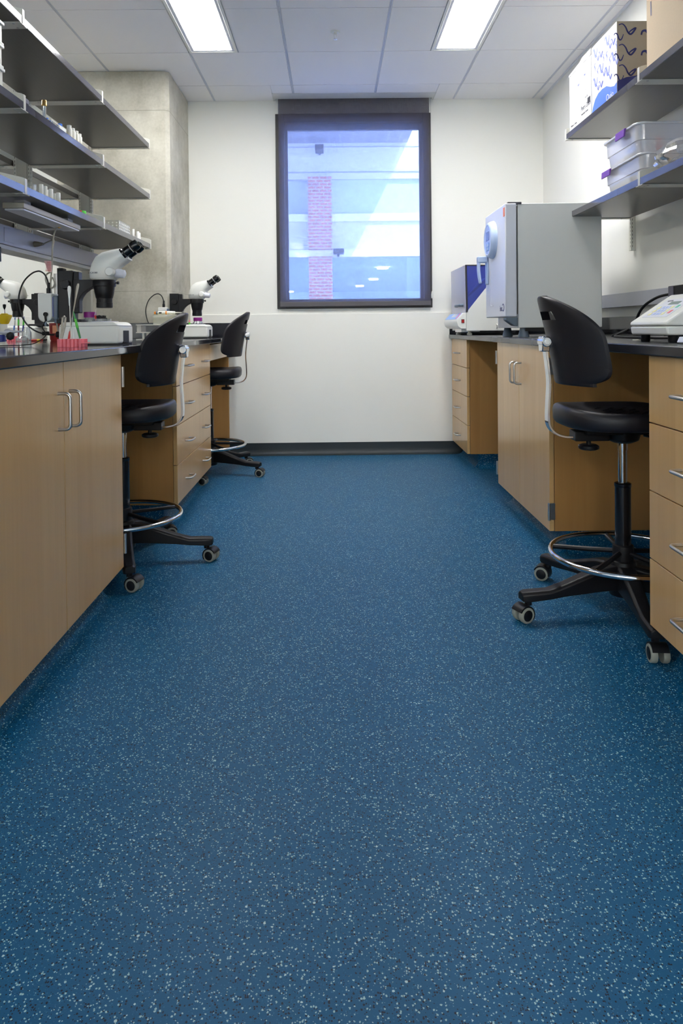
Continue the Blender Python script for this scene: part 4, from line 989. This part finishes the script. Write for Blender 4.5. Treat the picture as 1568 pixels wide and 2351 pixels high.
def crumple(c, r, seed, n=14, sz=(1,1,1)):
    rnd = random.Random(seed); vs = []; fs = []; m = 2*n
    K = [(rnd.uniform(2, 7), Vector((rnd.uniform(-1,1), rnd.uniform(-1,1), rnd.uniform(-1,1))).normalized(), rnd.uniform(0, 6)) for _ in range(9)]
    for j in range(n+1):
        for i in range(m):
            th = PI*j/n; ph = 2*PI*i/m; d = Vector((math.sin(th)*math.cos(ph), math.sin(th)*math.sin(ph), math.cos(th)))
            q = 1+sum(.06*abs(math.sin(f*d.dot(v)*1.6+o)) for f, v, o in K)-.25+rnd.uniform(-.03, .03)
            vs.append(Vector(c)+Vector((d.x*sz[0], d.y*sz[1], d.z*sz[2]))*r*q)
    for j in range(n):
        for i in range(m): fs.append((j*m+i, j*m+(i+1) % m, (j+1)*m+(i+1) % m, (j+1)*m+i))
    return MB().add(vs, fs)
def rest(mb, z):
    k = z-min(v.z for v in mb.v); 
    for v in mb.v: v.z += k
    return mb
bg = thing('plastic_bag', 'crumpled clear film bag with red tape inside the upper clear bin', 'bag', (1.42, 3.09, BZ+.13))
rest(crumple((1.40, 3.14, 0), .062, 5, sz=(1.1, 1.4, .62)), BZ+.129).build('film', bag_m, bg, sharp=20)
MB().box(1.40, 1.425, 3.047, 3.050, BZ+.150, BZ+.205).build('red_tape', plain('red_tape', rgb(225, 70, 65), .5), bg)
rest(crumple((1.37, 2.76, 0), .085, 11, sz=(.95, 1.6, .62)), BZ).top('plastic_bag', bag_m, (1.37, 2.76, BZ), 'crumpled clear plastic bag lying on the lower right shelf beside the bins', 'bag', sharp=20)
# ------------------------------------------------------------------ things on the left bench
def scallop_rack(label, x, y):
    t = thing('tool_rack', label, 'rack', (x, y, ZT), 'pink tool racks')
    m = MB().box(x-.044, x+.040, y-.019, y+.019, ZT, ZT+.029)
    for k in range(6):
        for sd in (-1, 1): m.cyl((x-.036+k*.0135, y+sd*.019, ZT), (x-.036+k*.0135, y+sd*.019, ZT+.029), .0066, n=12)
    for sd in (-.010, .010): m.cyl((x-.044, y+sd, ZT), (x-.044, y+sd, ZT+.029), .008, n=12).cyl((x+.040, y+sd, ZT), (x+.040, y+sd, ZT+.029), .007, n=12)
    m.build('block', pink_m, t, bevel=.001)
    MB().box(x+.022, x+.051, y-.026, y+.026, ZT+.013, ZT+.016).build('rib', pink_m, t)
    return t
RX, RY0 = -.918, 2.505
scallop_rack('coral pink scalloped rack full of tools before the nearest microscope', RX, RY0)
tw = thing('tweezers', 'steel tweezers standing at the left end of the near pink rack', 'tweezers', (-.962, 2.505, .945))
for dx in (0, 1):
    MB().loft([[Vector((x-w, y-.001, z)), Vector((x+w, y-.001, z)), Vector((x+w, y+.001, z)), Vector((x-w, y+.001, z))] for x, y, z, w in ((-.962+.004*dx, 2.505, .944, .003), (-.957+.009*dx, 2.506, .985, .004), (-.954+.010*dx, 2.507, 1.020, .0035))]).build('tine', dull_m, tw, bevel=.0005)
MB().lathe([(0, -.006), (.0042, -.003), (.0042, .003), (0, .006)], (-.949, 2.507, 1.020)).build('grip_end', dull_m, tw)
sw = thing('swab', 'white swab stick upright in the near pink rack', 'swab', (-.925, 2.50, .944))
MB().cyl((-.924, 2.50, .944), (-.926, 2.497, 1.125), .0018, n=8).build('stick', ivory_m, sw)
MB().loft([sell(-.926, 2.497, w, .002, 2, 12, z) for z, w in ((1.06, .0018), (1.085, .0032), (1.115, .0066), (1.125, .0062), (1.130, .003))]).build('tip', white_m, sw)
sp = thing('spatula', 'long steel spatula leaning right in the near pink rack', 'spatula', (-.936, 2.515, .944))
MB().loft([[p+Vector((.185*(z-.944), 0, 0)) for p in sell(-.937, 2.515, w, .0012, 2.5, 14, z)] for z, w in ((.944, .0030), (1.00, .0022), (1.08, .0030), (1.11, .0052), (1.13, .0060), (1.139, .0035))]).build('blade', dull_m, sp)
MB().loft([[p+Vector((.185*(z-.944), 0, 0)) for p in sell(-.937, 2.515, w, w, 2, 10, z)] for z, w in ((.942, .0042), (.97, .0036))]).build('red_end', red_m, sp)
rd = thing('glass_rod', 'clear rod upright in the middle of the near pink rack', 'rod', (-.916, 2.5, .944))
MB().cyl((-.913, 2.5, .944), (-.918, 2.5, 1.018), .0042, .0030, n=10).build('rod', jar_m, rd)
pn = thing('mechanical_pencil', 'green pen leaning in the right end of the near pink rack', 'pen', (-.894, 2.505, .944))
a_, b_ = Vector((-.893, 2.505, .944)), Vector((-.914, 2.50, 1.040)); d_ = b_-a_
MB().cyl(a_, a_+d_*.42, .0032, .0042, n=12).build('lower_barrel', dgreen_m, pn)
MB().cyl(a_+d_*.40, a_+d_*.72, .0048, .0044, n=12).build('grip', green_m, pn)
MB().cyl(a_+d_*.72, a_+d_*.93, .0042, .0026, n=12).cyl(a_+d_*.93, a_+d_*1.0, .0014, n=8).build('nose', dgreen_m, pn)
def jar(label, x, y, z, r, group):
    t = thing('jar', label, 'jar', (x, y, z), group)
    MB().lathe([(0, 0), (r*1.25, 0), (r*1.28, .003), (r*1.1, .012), (r*.86, .018), (r*.86, .024), (r*.82, .024), (r*1.04, .012), (r*1.2, .004), (0, .003)], (x, y, z)).build('glass', jar_m, t)
    MB().lathe([(r*.98, .0195), (r, .021), (r, .041), (r*.97, .0425), (0, .0425)], (x, y, z)).build('lid', magenta_m, t)
jar('small glass jar with a purple lid on the base of the nearest microscope', -1.006, 2.94, ZT+.0925, .0252, 'purple-lidded jars')
jar('small glass jar with a purple lid on the base of the far microscope', -.905, 4.76, ZT+.0955, .029, 'purple-lidded jars')
t = thing('dissecting_dish', 'shallow clear dish of black pins under the nearest microscope', 'dish', (-.952, 2.905, ZT+.0955))
MB().lathe([(0, 0), (.038, 0), (.038, .010), (.036, .010), (.035, .002), (0, .002)], (-.945, 2.905, ZT+.0955)).build('dish', jar_m, t)
m = MB(); rnd = random.Random(2)
for k in range(26):
    a = rnd.uniform(0, 2*PI); r = rnd.uniform(0, .026); x, y = -.952+r*math.cos(a), 2.905+r*math.sin(a)*.9
    m.cyl((x, y, ZT+.098), (x+rnd.uniform(-.006,.006), y+rnd.uniform(-.006,.006), ZT+.104+rnd.uniform(.0, .016)), .0042, n=8)
m.build('pin_heads', black_m, t)
MB().cyl((-.975, 2.895, ZT+.099), (-.9655, 2.895, ZT+.146), .0013, n=8).build('needle', steel_m, t)
MB().cyl((-.962, 2.88, ZT+.099), (-.964, 2.88, ZT+.119), .004, n=8).build('red_pin', red_m, t)
# far end: ivory stand, tip box, pipette
t = thing('gel_stand', 'ivory two-tier plastic stand at the far end of the left bench', 'stand', (-1.08, 4.30, ZT))
m = MB().box(-1.178, -.985, 4.24, 4.36, 1.000, 1.005).box(-1.178, -.985, 4.24, 4.36, .954, .960).box(-1.178, -.985, 4.24, 4.36, ZT, .919)
m.box(-1.174, -1.148, 4.245, 4.355, .960, 1.000).box(-1.015, -.990, 4.245, 4.355, .960, 1.000)
for x in (-1.137, -1.107, -1.055, -1.025):
    for y in (4.245, 4.34): m.box(x-.005, x+.005, y, y+.014, .919, .954)
m.build('tiers', ivory_m, t, bevel=.001)
t = thing('pipette_tip_box', 'milky box of yellow pipette tips on top of the ivory stand', 'tip box', (-1.01, 4.30, 1.005))
MB().box(-1.078, -.942, 4.255, 4.345, 1.0052, 1.064).build('box_shell', tip_m, t, bevel=.002)
m = MB()
for i in range(11):
    for j in range(7): m.cyl((-1.069+i*.012, 4.262+j*.0125, 1.010), (-1.069+i*.012, 4.262+j*.0125, 1.046), .0015, .0042, n=6)
o = m.build('tips', plain('tip_yellow', rgb(222, 215, 120), .5), t); o['kind'] = 'stuff'
MB().box(-1.075, -.945, 4.258, 4.342, 1.0455, 1.049).build('tip_tray', plain('tray_yellow', rgb(222, 210, 110), .5), t)
t = thing('pipette', 'white and grey pipette lying on the tip box', 'pipette', (-1.0, 4.30, 1.064))
PZ = 1.0752
MB().cyl((-1.06, 4.30, PZ), (-.985, 4.30, PZ), .0105, n=18).cyl((-.985, 4.30, PZ), (-.955, 4.30, PZ), .0108, .0085, n=18).build('body', white_m, t, bevel=.002)
MB().cyl((-1.070, 4.30, PZ), (-1.060, 4.30, PZ), .010, n=16).build('collar', sblue_m, t)
MB().lathe([(.0085, 0), (.0085, .008), (.006, .012), (0, .012)], (-1.070, 4.30, PZ), (-1, 0, 0)).build('button', orange_m, t)
MB().cyl((-1.012, 4.30, PZ), (-1.004, 4.30, PZ), .0108, n=18).build('volume_band', orange_m, t)
MB().box(-1.052, -1.035, 4.289, 4.2955, PZ-.004, PZ+.004).build('window', dark_m, t)
MB().cyl((-.958, 4.30, PZ), (-.912, 4.30, PZ), .0048, .0030, n=12).build('shaft', ivory_m, t)
pm = thing('pen', 'pink and green pen stub standing before the far microscope column', 'pen', (-.935, 4.72, ZT+.09))
MB().cyl((-.958, 4.74, ZT+.0925), (-.958, 4.74, ZT+.106), .006, n=10).build('green_end', green_m, pm)
MB().cyl((-.958, 4.74, ZT+.106), (-.958, 4.74, ZT+.122), .0035, n=10).build('pink_end', pink_m, pm)
# the far side of the bench at the left edge
scallop_rack('coral pink scalloped rack of pens on the far side of the left bench', -1.875, 4.20)
def pen(label, x, y, z, lean, c1, c2, L=.115):
    t = thing('marker_pen', label, 'pen', (x, y, z)); a = Vector((x, y, z)); b = Vector((x+lean, y, z+L)); d = b-a
    MB().cyl(a, a+d*.55, .0045, n=10).build('barrel', c1, t); MB().cyl(a+d*.55, a+d*.86, .0052, n=10).build('grip', c2, t); MB().cyl(a+d*.86, b, .004, .0012, n=10).build('tip', c1, t)
pen('blue pen with a grey cap in the far pink rack', -1.892, 4.2, ZT+.0295, .012, plain('pen_blue', rgb(70, 120, 190), .4), grey_m)
pen('dark red pen with a green grip in the far pink rack', -1.862, 4.2, ZT+.0295, .002, plain('pen_red', rgb(110, 20, 40), .4), green_m)
pen('navy pen with a green grip at the right of the far pink rack', -1.842, 4.21, ZT+.0295, .010, plain('pen_navy', rgb(30, 30, 110), .4), green_m, .118)
def glassware(label, x, y, r, h, cat, name):
    MB().lathe([(0, 0), (r, 0), (r*1.02, .003), (r*1.0, h*.6), (r*.62, h*.8), (r*.6, h), (r*.52, h), (r*.9, h*.6), (r*.93, .005), (0, .004)], (x, y, ZT)).top(name, jar_m, (x, y, ZT), label, cat)
glassware('clear glass bottle on the bench beside the far pink rack', -1.795, 4.16, .026, .085, 'bottle', 'glass_bottle')
glassware('short clear dish stack in front of the clear bottle', -1.775, 4.05, .034, .030, 'dish', 'clear_dish')
glassware('small clear bottle right of the larger clear bottle', -1.700, 4.34, .020, .095, 'bottle', 'glass_bottle')
t = thing('marker_pen', 'red marker with a yellow band lying on the bench', 'pen', (-1.70, 4.10, ZT))
MB().cyl((-1.742, 4.10, ZT+.0062), (-1.71, 4.10, ZT+.0062), .0058, n=12).cyl((-1.693, 4.10, ZT+.0062), (-1.675, 4.10, ZT+.0062), .0058, n=12).build('barrel', red_m, t)
MB().cyl((-1.71, 4.10, ZT+.0062), (-1.693, 4.10, ZT+.0062), .0060, n=12).build('label_band', yellow_m, t)
MB().cyl((-1.675, 4.10, ZT+.0062), (-1.658, 4.10, ZT+.0062), .0056, .004, n=12).build('tip', black_m, t)
t = thing('red_cup', 'dark red cup standing behind the nearest microscope', 'cup', (-1.655, 4.18, ZT))
MB().lathe([(0, 0), (.022, 0), (.026, .01), (.031, .105), (.029, .105), (.024, .012), (0, .006)], (-1.640, 4.18, ZT)).build('cup', plain('dark_red', rgb(140, 32, 28), .4), t)
MB().box(-1.640, -1.61, 4.148, 4.150, ZT+.045, ZT+.09).build('peach_label', plain('peach', rgb(235, 160, 120), .6), t)
# bench gas tap
t = thing('bench_tap', 'bench gas tap with a yellow handle at the left frame edge', 'tap', (-1.40, 3.0, ZT))
MB().lathe([(.024, 0), (.024, .006), (.014, .010), (.0125, .05), (.0, .05)], (-1.402, 3.0, ZT)).build('pedestal', ivory_m, t)
MB().lathe([(.0135, .012), (.019, .016), (.021, .036), (.016, .044)], (-1.405, 3.0, ZT)).build('blue_collar', plain('tap_blue', rgb(40, 50, 130), .4), t)
MB().lathe([(.012, -.10), (.0145, -.03), (.0145, .025), (.0085, .045), (.0042, .075), (.0036, .094), (0, .094)], (-1.408, 3.0, ZT+.056), (1, 0, .01)).build('valve_body', alu_m, t)
MB().lathe([(.0, -.018), (.013, -.012), (.017, 0), (.013, .012), (0, .018)], (-1.358, 2.985, ZT+.038)).cyl((-1.36, 2.99, ZT+.038), (-1.36, 3.0, ZT+.056), .006).build('side_knob', black_m, t)
MB().lathe([(.0165, .058), (.0165, .085), (.0155, .089), (0, .089)], (-1.394, 3.0, ZT)).build('bonnet', ivory_m, t)
MB().loft([sell(-1.388, 3.0, w, w, e, 24, ZT+z) for z, w, e in ((.089, .014, 2), (.093, .016, 3), (.122, .0265, 4), (.127, .0265, 4), (.130, .014, 3), (.134, .012, 2))]).build('tap_handle', yellow_m, t, bevel=.001)
# cords and lamp under the lowest shelf
lp = thing('under_shelf_lamp', 'slim fluorescent lamp fixed under the lowest left shelf, switched off', 'lamp', (-1.23, 3.05, 1.443))
MB().box(-1.274, -1.190, 2.75, 3.365, 1.449, 1.471).build('housing', plain('lamp_grey', rgb(176, 170, 155), .45), lp, bevel=.002)
MB().box(-1.268, -1.194, 2.756, 3.36, 1.442, 1.4488).build('lens', lilac_m, lp, bevel=.0015)
[MB().box(-1.25, -1.21, y, y+.06, 1.4712, 1.4893).build('clip', steel_m, lp) for y in (2.80, 3.26)]
MB().lathe([(.007, 0), (.007, .004), (0, .006)], (-1.235, 3.22, 1.442), (0, 0, -1)).build('switch', brass_m, lp)
cd = thing('hanging_flex', 'pale lamp cord hanging from the lamp, looped, with its plug in the left raceway', 'cord', (-1.25, 3.2, 1.3))
MB().tube([(-1.245, 3.215, 1.441), (-1.249, 3.19, 1.40), (-1.252, 3.18, 1.34), (-1.255, 3.18, 1.26), (-1.262, 3.18, 1.20), (-1.268, 3.18, 1.15), (-1.262, 3.18, 1.10), (-1.25, 3.18, 1.06), (-1.245, 3.2, 1.0), (-1.25, 3.25, .9205)], .0036, n=8).build('cable', plain('cord_grey', rgb(170, 166, 152), .5), cd)
MB().tube([(-1.252, 3.185, 1.35), (-1.285, 3.28, 1.392), (-1.38, 3.46, 1.408), (-1.452, 3.565, 1.408)], .0036, n=8).build('plug_cable', MATS['cord_grey'], cd)
MB().tube([(-1.258, 3.17, 1.235), (-1.275, 3.17, 1.225), (-1.280, 3.17, 1.20), (-1.268, 3.17, 1.17), (-1.250, 3.17, 1.165), (-1.240, 3.17, 1.185), (-1.250, 3.17, 1.21), (-1.258, 3.17, 1.19), (-1.255, 3.17, 1.14), (-1.245, 3.17, 1.10), (-1.240, 3.17, 1.07)], .0036, n=8).build('cable_loop', MATS['cord_grey'], cd)
MB().tube([(-1.246, 3.195, 1.23), (-1.246, 3.195, 1.09)], .0075, n=10, smooth=0).build('wrapped_length', ivory_m, cd)
MB().lathe([(.014, 0), (.0145, .006), (.012, .022), (.008, .038), (.005, .050)], (-1.4985, 3.575, 1.410), (1, -.05, 0)).build('plug', plain('plug_grey', rgb(125, 120, 108), .5), cd)
MB().prism([(-1.284, 1.285), (-1.252, 1.285), (-1.250, 1.235), (-1.266, 1.235)], 'Y', 3.165, 3.1665).build('warning_tag', plain('tag_pink', rgb(238, 200, 200), .6), cd)
tg = MB()
for k in range(9): tg.box(-1.278+.0008*k, -1.254, 3.1643, 3.1649, 1.239+k*.005, 1.2412+k*.005)
tg.build('tag_print', plain('tag_red', rgb(215, 110, 110), .6), cd)
dc = thing('black_power_cord', 'thin dark cord with a black plug hanging from the raceway at the left edge', 'cord', (-1.49, 3.17, 1.3))
MB().box(-1.512, -1.482, 3.14, 3.185, 1.285, 1.352).build('plug', black_m, dc, bevel=.003)
MB().tube([(-1.490, 3.165, 1.286), (-1.488, 3.165, 1.24), (-1.483, 3.165, 1.19), (-1.489, 3.165, 1.12), (-1.488, 3.165, 1.05), (-1.484, 3.165, .98), (-1.484, 3.165, .918)], .0022, n=8).build('cable', plain('cord_dark', rgb(60, 40, 75), .5), dc)
MB().tube([(-1.149,2.838,1.015),(-1.150,2.81,.985),(-1.125,2.78,.955),(-1.16,2.76,.925),(-1.20,2.74,.9185),(-1.23,2.73,.9175),(-1.27,2.70,.9175),(-1.32,2.72,.9175),(-1.40,2.80,.9175)], .0021, n=8).top('lamp_lead', black_m, (-1.2, 2.75, .914), 'thin black cord running from the nearest microscope lamp over the bench to the left', 'cord')
t = thing('thin_cord', 'thin cord with a black plug hanging beside the cut-off left microscope', 'cord', (-2.055, 4.5, 1.1))
MB().lathe([(.0, 0), (.010, -.004), (.009, -.02), (.003, -.035)], (-2.058, 4.45, 1.145)).build('plug', black_m, t)
MB().tube([(-2.057, 4.45, 1.11), (-2.05, 4.45, 1.03), (-2.045, 4.45, .96), (-2.045, 4.45, .918)], .002, n=6).build('cable', MATS['cord_dark'], t)
# ------------------------------------------------------------------ things on the left shelves
S1, S2 = LZ[0]+.0337, LZ[1]+.0337
for k in range(3):
    z = S2+k*.0835; wx = (-.0, -.004, .0)[k]
    t = thing('tip_rack', ['lowest', 'middle', 'topmost'][k]+' of three stacked ivory racks at the upper left frame edge', 'rack', (-1.22, 2.47, z), 'stacked ivory racks')
    MB().box(-1.262, -1.180, 2.37, 2.568+wx, z+.006, z+.072).build('body', ivory_m, t, bevel=.003)
    MB().box(-1.268, -1.174, 2.362, 2.576+wx, z+.072, z+.083).box(-1.266, -1.176, 2.364, 2.574+wx, z, z+.009).build('rim', white_m, t, bevel=.002)
t = thing('dark_block', 'small dark block with a pale band on the middle left shelf', 'block', (-1.20, 2.755, S2))
MB().box(-1.235, -1.185, 2.722, 2.80, S2, S2+.020).box(-1.235, -1.185, 2.722, 2.80, S2+.026, S2+.045).build('body', plain('slate_block', rgb(95, 95, 110), .4), t, bevel=.002)
MB().box(-1.233, -1.187, 2.724, 2.798, S2+.020, S2+.026).build('band', dark_m, t)
t = thing('centrifuge_tube', 'clear tube with an orange cap lying on the middle left shelf', 'tube', (-1.20, 2.86, S2))
MB().cyl((-1.20, 2.80, S2+.0155), (-1.20, 2.86, S2+.0155), .0155, n=20).build('cap', orange_m, t, bevel=.001)
MB().cyl((-1.20, 2.86, S2+.014), (-1.20, 2.99, S2+.0135), .0135, n=18).build('tube', jar_m, t)
MB().cyl((-1.245, 2.84, S2+.012), (-1.245, 3.06, S2+.012), .012, n=16).top('rod', ivory_m, (-1.245, 2.95, S2), 'long pale rod lying beside the orange-capped tube', 'rod')
t = thing('glass_burner_tube', 'upright clear tube with a brass collar on the middle left shelf', 'tube', (-1.175, 2.93, S2))
MB().lathe([(.018, 0), (.018, .006), (.0075, .010), (.0075, .068)], (-1.178, 2.93, S2)).build('stem', chrome_m, t)
MB().lathe([(.0078, .062), (.0105, .064), (.0105, .070), (.0098, .071), (.0098, .084), (.0085, .087), (.005, .087)], (-1.178, 2.93, S2)).build('collar', brass_m, t)
t = thing('tube_rack', 'white wire tube rack on the middle left shelf', 'rack', (-1.21, 3.10, S2))
m = MB()
for z in (S2+.002, S2+.018, S2+.034):
    for x in (-1.26, -1.235, -1.21, -1.185): m.tube([(x, 3.02, z), (x, 3.18, z)], .0018, n=6, smooth=0)
    for k in range(6): m.tube([(-1.262, 3.02+k*.032, z), (-1.183, 3.02+k*.032, z)], .0018, n=6, smooth=0)
for x in (-1.26, -1.185):
    for y in (3.02, 3.10, 3.18): m.tube([(x, y, S2), (x, y, S2+.036)], .002, n=6, smooth=0)
m.build('wire_frame', white_m, t)
MB().box(-1.183, -1.1815, 3.10, 3.18, S2+.004, S2+.036).build('end_plate', white_m, t)
for k, (x, y) in enumerate(((-1.222, 3.056), (-1.222, 3.10), (-1.197, 3.145))):
    t = thing('capped_tube', ['first', 'second', 'third'][k]+' blue-capped tube standing in the white wire rack', 'tube', (x, y, S2), 'blue-capped tubes')
    MB().cyl((x, y, S2+.001), (x, y, S2+.034), .009, n=14).build('tube', jar_m, t)
    MB().cyl((x, y, S2+.034), (x, y, S2+.052), .0105, n=16).build('cap', blue_m, t, bevel=.001)
for k, (y, h, r) in enumerate(((3.205, .062, .013), (3.245, .060, .014), (3.290, .060, .014), (3.330, .058, .0135))):
    t = thing('white_bottle', f'small white bottle on the middle left shelf, {["nearest the wire rack", "second from the wire rack", "third from the wire rack", "farthest from the wire rack"][k]}', 'bottle', (-1.178, y, S2), 'small white bottles')
    MB().lathe([(0, 0), (r, 0), (r, h*.72), (r*.75, h*.82), (r*.7, h*.84)], (-1.178, y, S2)).build('body', ivory_m, t)
    MB().lathe([(r*.78, h*.83), (r*.78, h), (0, h)], (-1.178, y, S2)).build('cap', white_m, t)
vial_n = 0
v0 = None
VP = [(-1.178, 2.885), (-1.215, 2.90), (-1.178, 2.925), (-1.20, 2.945), (-1.178, 2.985), (-1.20, 3.0), (-1.178, 3.065), (-1.20, 3.085)]
VL = ['at the near end of the row', 'behind the nearest vial of the row', 'third from the near end', 'fourth from the near end', 'in the middle pair, front', 'in the middle pair, back', 'in the far pair, front', 'in the far pair, back']
for k, (x, y) in enumerate(VP):
    if v0 is None:
        v0 = MB().lathe([(0, 0), (.0085, 0), (.009, .002), (.009, .046), (.0082, .048), (0, .048)], (x, y, S1)).top('vial', white_m, (x, y, S1), 'x', 'vial', 'white vials on the lowest left shelf')
        v = v0
    else:
        v = v0.copy(); C.objects.link(v); v.location = (x, y, S1)
    v['label'] = 'small white capped vial on the lowest left shelf, '+VL[k]
for k, (x, y) in enumerate(((-1.172, 4.185), (-1.172, 4.285), (-1.180, 4.345))):
    v = v0.copy(); C.objects.link(v); v.location = (x, y, S1); v['label'] = 'small white vial at the far end of the lowest left shelf, '+['beside the perforated rack', 'middle of three', 'nearest the shelf end'][k]; v['group'] = 'white vials at the shelf end'
MB().lathe([(0, 0), (.030, 0), (.030, .012), (.0315, .012), (.0315, .030), (0, .031)], (-1.195, 2.80, S1)).top('stacked_dish', jar_m, (-1.195, 2.80, S1), 'low clear dish stack on the lowest left shelf by the near bracket', 'dish')
t = thing('tape_roll', 'roll of bright green tape on the lowest left shelf', 'tape', (-1.20, 3.385, S1))
MB().lathe([(.012, 0), (.026, 0), (.026, .024), (.012, .024), (.012, 0)], (-1.20, 3.395, S1), n=36).build('tape', green_m, t)
MB().lathe([(.0105, 0), (.012, 0), (.012, .024), (.0105, .024), (.0105, 0)], (-1.20, 3.395, S1)).build('core', card_m, t)
MB().lathe([(0, 0), (.011, 0), (.012, .003), (.012, .016), (0, .017)], (-1.185, 3.335, S1)).top('red_stopper', red_m, (-1.185, 3.335, S1), 'small red stopper beside the green tape roll', 'stopper')
t = thing('perforated_rack', 'white perforated tube rack on the lowest left shelf, far bay', 'rack', (-1.20, 4.03, S1))
m = MB().box(-1.240, -1.168, 3.90, 4.115, S1, S1+.004).box(-1.240, -1.168, 3.90, 4.115, S1+.030, S1+.033).box(-1.240, -1.168, 3.90, 4.115, S1+.054, S1+.058).box(-1.172, -1.168, 3.90, 4.115, S1, S1+.058).box(-1.240, -1.236, 3.90, 4.115, S1, S1+.058).box(-1.240, -1.168, 3.896, 3.90, S1, S1+.058).box(-1.240, -1.168, 4.115, 4.119, S1, S1+.058)
m.build('frame', tip_m, t)
m = MB()
for k in range(8):
    for z in (.012, .028, .044): m.cyl((-1.168, 3.915+k*.026, S1+z), (-1.1672, 3.915+k*.026, S1+z), .005, n=10)
for k in range(3):
    for z in (.012, .028, .044): m.cyl((-1.224+k*.022, 3.896, S1+z), (-1.224+k*.022, 3.8952, S1+z), .0045, n=10)
m.build('holes', grey_m, t)
# ------------------------------------------------------------------ outside the window
YB = 11.0
ext = thing('opposite_building', 'pale rendered building with a red brick pillar seen through the blind', 'building', (0, YB, -.5))
def zz(p): return .971+(756-p)/147.6
def xx_(p): return (p-771)/147.6
m = MB()
for z0, z1 in ((zz(415), 8.), (zz(577), zz(512)), (zz(512), zz(495))): m.box(-9, 9, YB, YB+.3, z0, z1)
m.build('render_wall', facade_m, ext)
MB().box(-9, 9, YB-.06, YB+.3, zz(593), zz(577)).box(-9, 9, YB-.05, YB, zz(512), zz(495)).build('pale_bands', facade2_m, ext)
MB().box(-9, 9, YB-.012, YB, zz(398)-.015, zz(398)).box(-9, 9, YB-.012, YB, zz(341)-.01, zz(341)).build('reveal_lines', soffit_m, ext)
MB().box(xx_(718), xx_(772), YB-.15, YB+.2, zz(577), zz(413)).build('brick_pillar', brick_m, ext)
MB().box(xx_(718), xx_(772), YB-.10, YB+.2, -.5, zz(593)).build('lower_pillar', brick_m, ext)
MB().box(-9, xx_(718), YB+.12, YB+.16, zz(495), zz(415)).box(xx_(772), 9, YB+.06, YB+.10, zz(495), zz(415)).build('upper_glazing', glazing_m, ext)
MB().box(-9, 9, YB+.3, 24, zz(593), zz(577)).box(-9, 9, YB+10.5, YB+10.7, -.5, zz(593)).box(-9, 9, YB+.3, 24, -.52, -.5).build('lobby_shell', lobby_m, ext)
MB().box(-9, 9, YB+.05, YB+.07, -.5, zz(593)).build('lobby_glass', glassp_m, ext)
for px_, yd in ((887, 12.9), (866, 15.9), (834, 18.4), (674, 20.9), (660, 17.0)):
    x = (px_-771)*yd/1624
    MB().cyl((x, yd, zz(593)-.03), (x, yd, zz(593)), .10, n=20).build('downlight', down_m, ext)
fl = MB().box(xx_(736), xx_(755), YB-.42, YB-.15, zz(362), zz(350)).box(xx_(743), xx_(748), YB-.2, YB, zz(360), zz(354)); fl.build('flood_light', bronze_m, ext, bevel=.01)
MB().box(xx_(774), xx_(798), YB-.35, YB-.06, zz(588), zz(579)).box(xx_(783), xx_(788), YB-.2, YB-.05, zz(594), zz(586)).build('flood_light', bronze_m, ext, bevel=.01)
cn = thing('canopy', 'grey perforated canopy bridging over the yard outside the window', 'canopy', (-2, 9, zz(333)))
MB().box(-9, 1.19, 6.6, YB-.01, zz(333), zz(333)+.25).build('slab', soffit_m, cn, bevel=.01)
m = MB()
for k in range(11):
    for j in range(26): m.cyl((-.75+k*.18, 8.4+j*.1, zz(333)-.003), (-.75+k*.18, 8.4+j*.1, zz(333)), .012, n=6)
m.build('perforations', facade2_m, cn, flat=True)
struct(MB().box(-30, 30, D+.25, 40, -.62, -.52).build('ground', plain('paving', rgb(190, 190, 195), .8)), 'pale paving of the yard outside', 'ground')
sun = bpy.data.lights.new('sun', 'SUN'); sun.energy = 15.; sun.angle = math.radians(.6); sun.color = (1, .97, .92)
so = bpy.data.objects.new('sun', sun); C.objects.link(so); so.rotation_euler = Vector((-.36, .62, -.72)).to_track_quat('-Z', 'Y').to_euler(); so.location = (4, 0, 9)
w = bpy.data.worlds.new('sky'); sc.world = w; w.use_nodes = True
bg_ = w.node_tree.nodes['Background']; bg_.inputs[0].default_value = (.48, .60, 1.0, 1); bg_.inputs[1].default_value = 21.
# ------------------------------------------------------------------ camera
cam = bpy.data.cameras.new('camera'); co_ = bpy.data.objects.new('camera', cam); C.objects.link(co_)
cam.sensor_fit = 'AUTO'; cam.sensor_width = 36.; cam.lens = 1624.18/2351*36
cam.shift_x = (784-771.31)/2351; cam.shift_y = (774.04-1175.5)/2351
cam.clip_start = .05
Mr = ((.9999349956657075, -.00463133790593438, -.010418980383046639), (.004499625905472724, .9999101184348576, -.012629664219603645), (.010476536151422095, .012581961722648543, .999865959231275))
right, fwd, upv = [Vector(r_) for r_ in Mr]
co_.matrix_world = Matrix(((right.x, upv.x, -fwd.x, 0), (right.y, upv.y, -fwd.y, 0), (right.z, upv.z, -fwd.z, .97108), (0, 0, 0, 1)))
sc.camera = co_
sc.view_settings.view_transform = 'Standard'; sc.view_settings.look = 'None'; sc.view_settings.gamma = 1; sc.view_settings.exposure = 0.; sc.view_settings.use_curve_mapping = False
sc.cycles.max_bounces = 10; sc.cycles.transparent_max_bounces = 24; sc.cycles.diffuse_bounces = 6
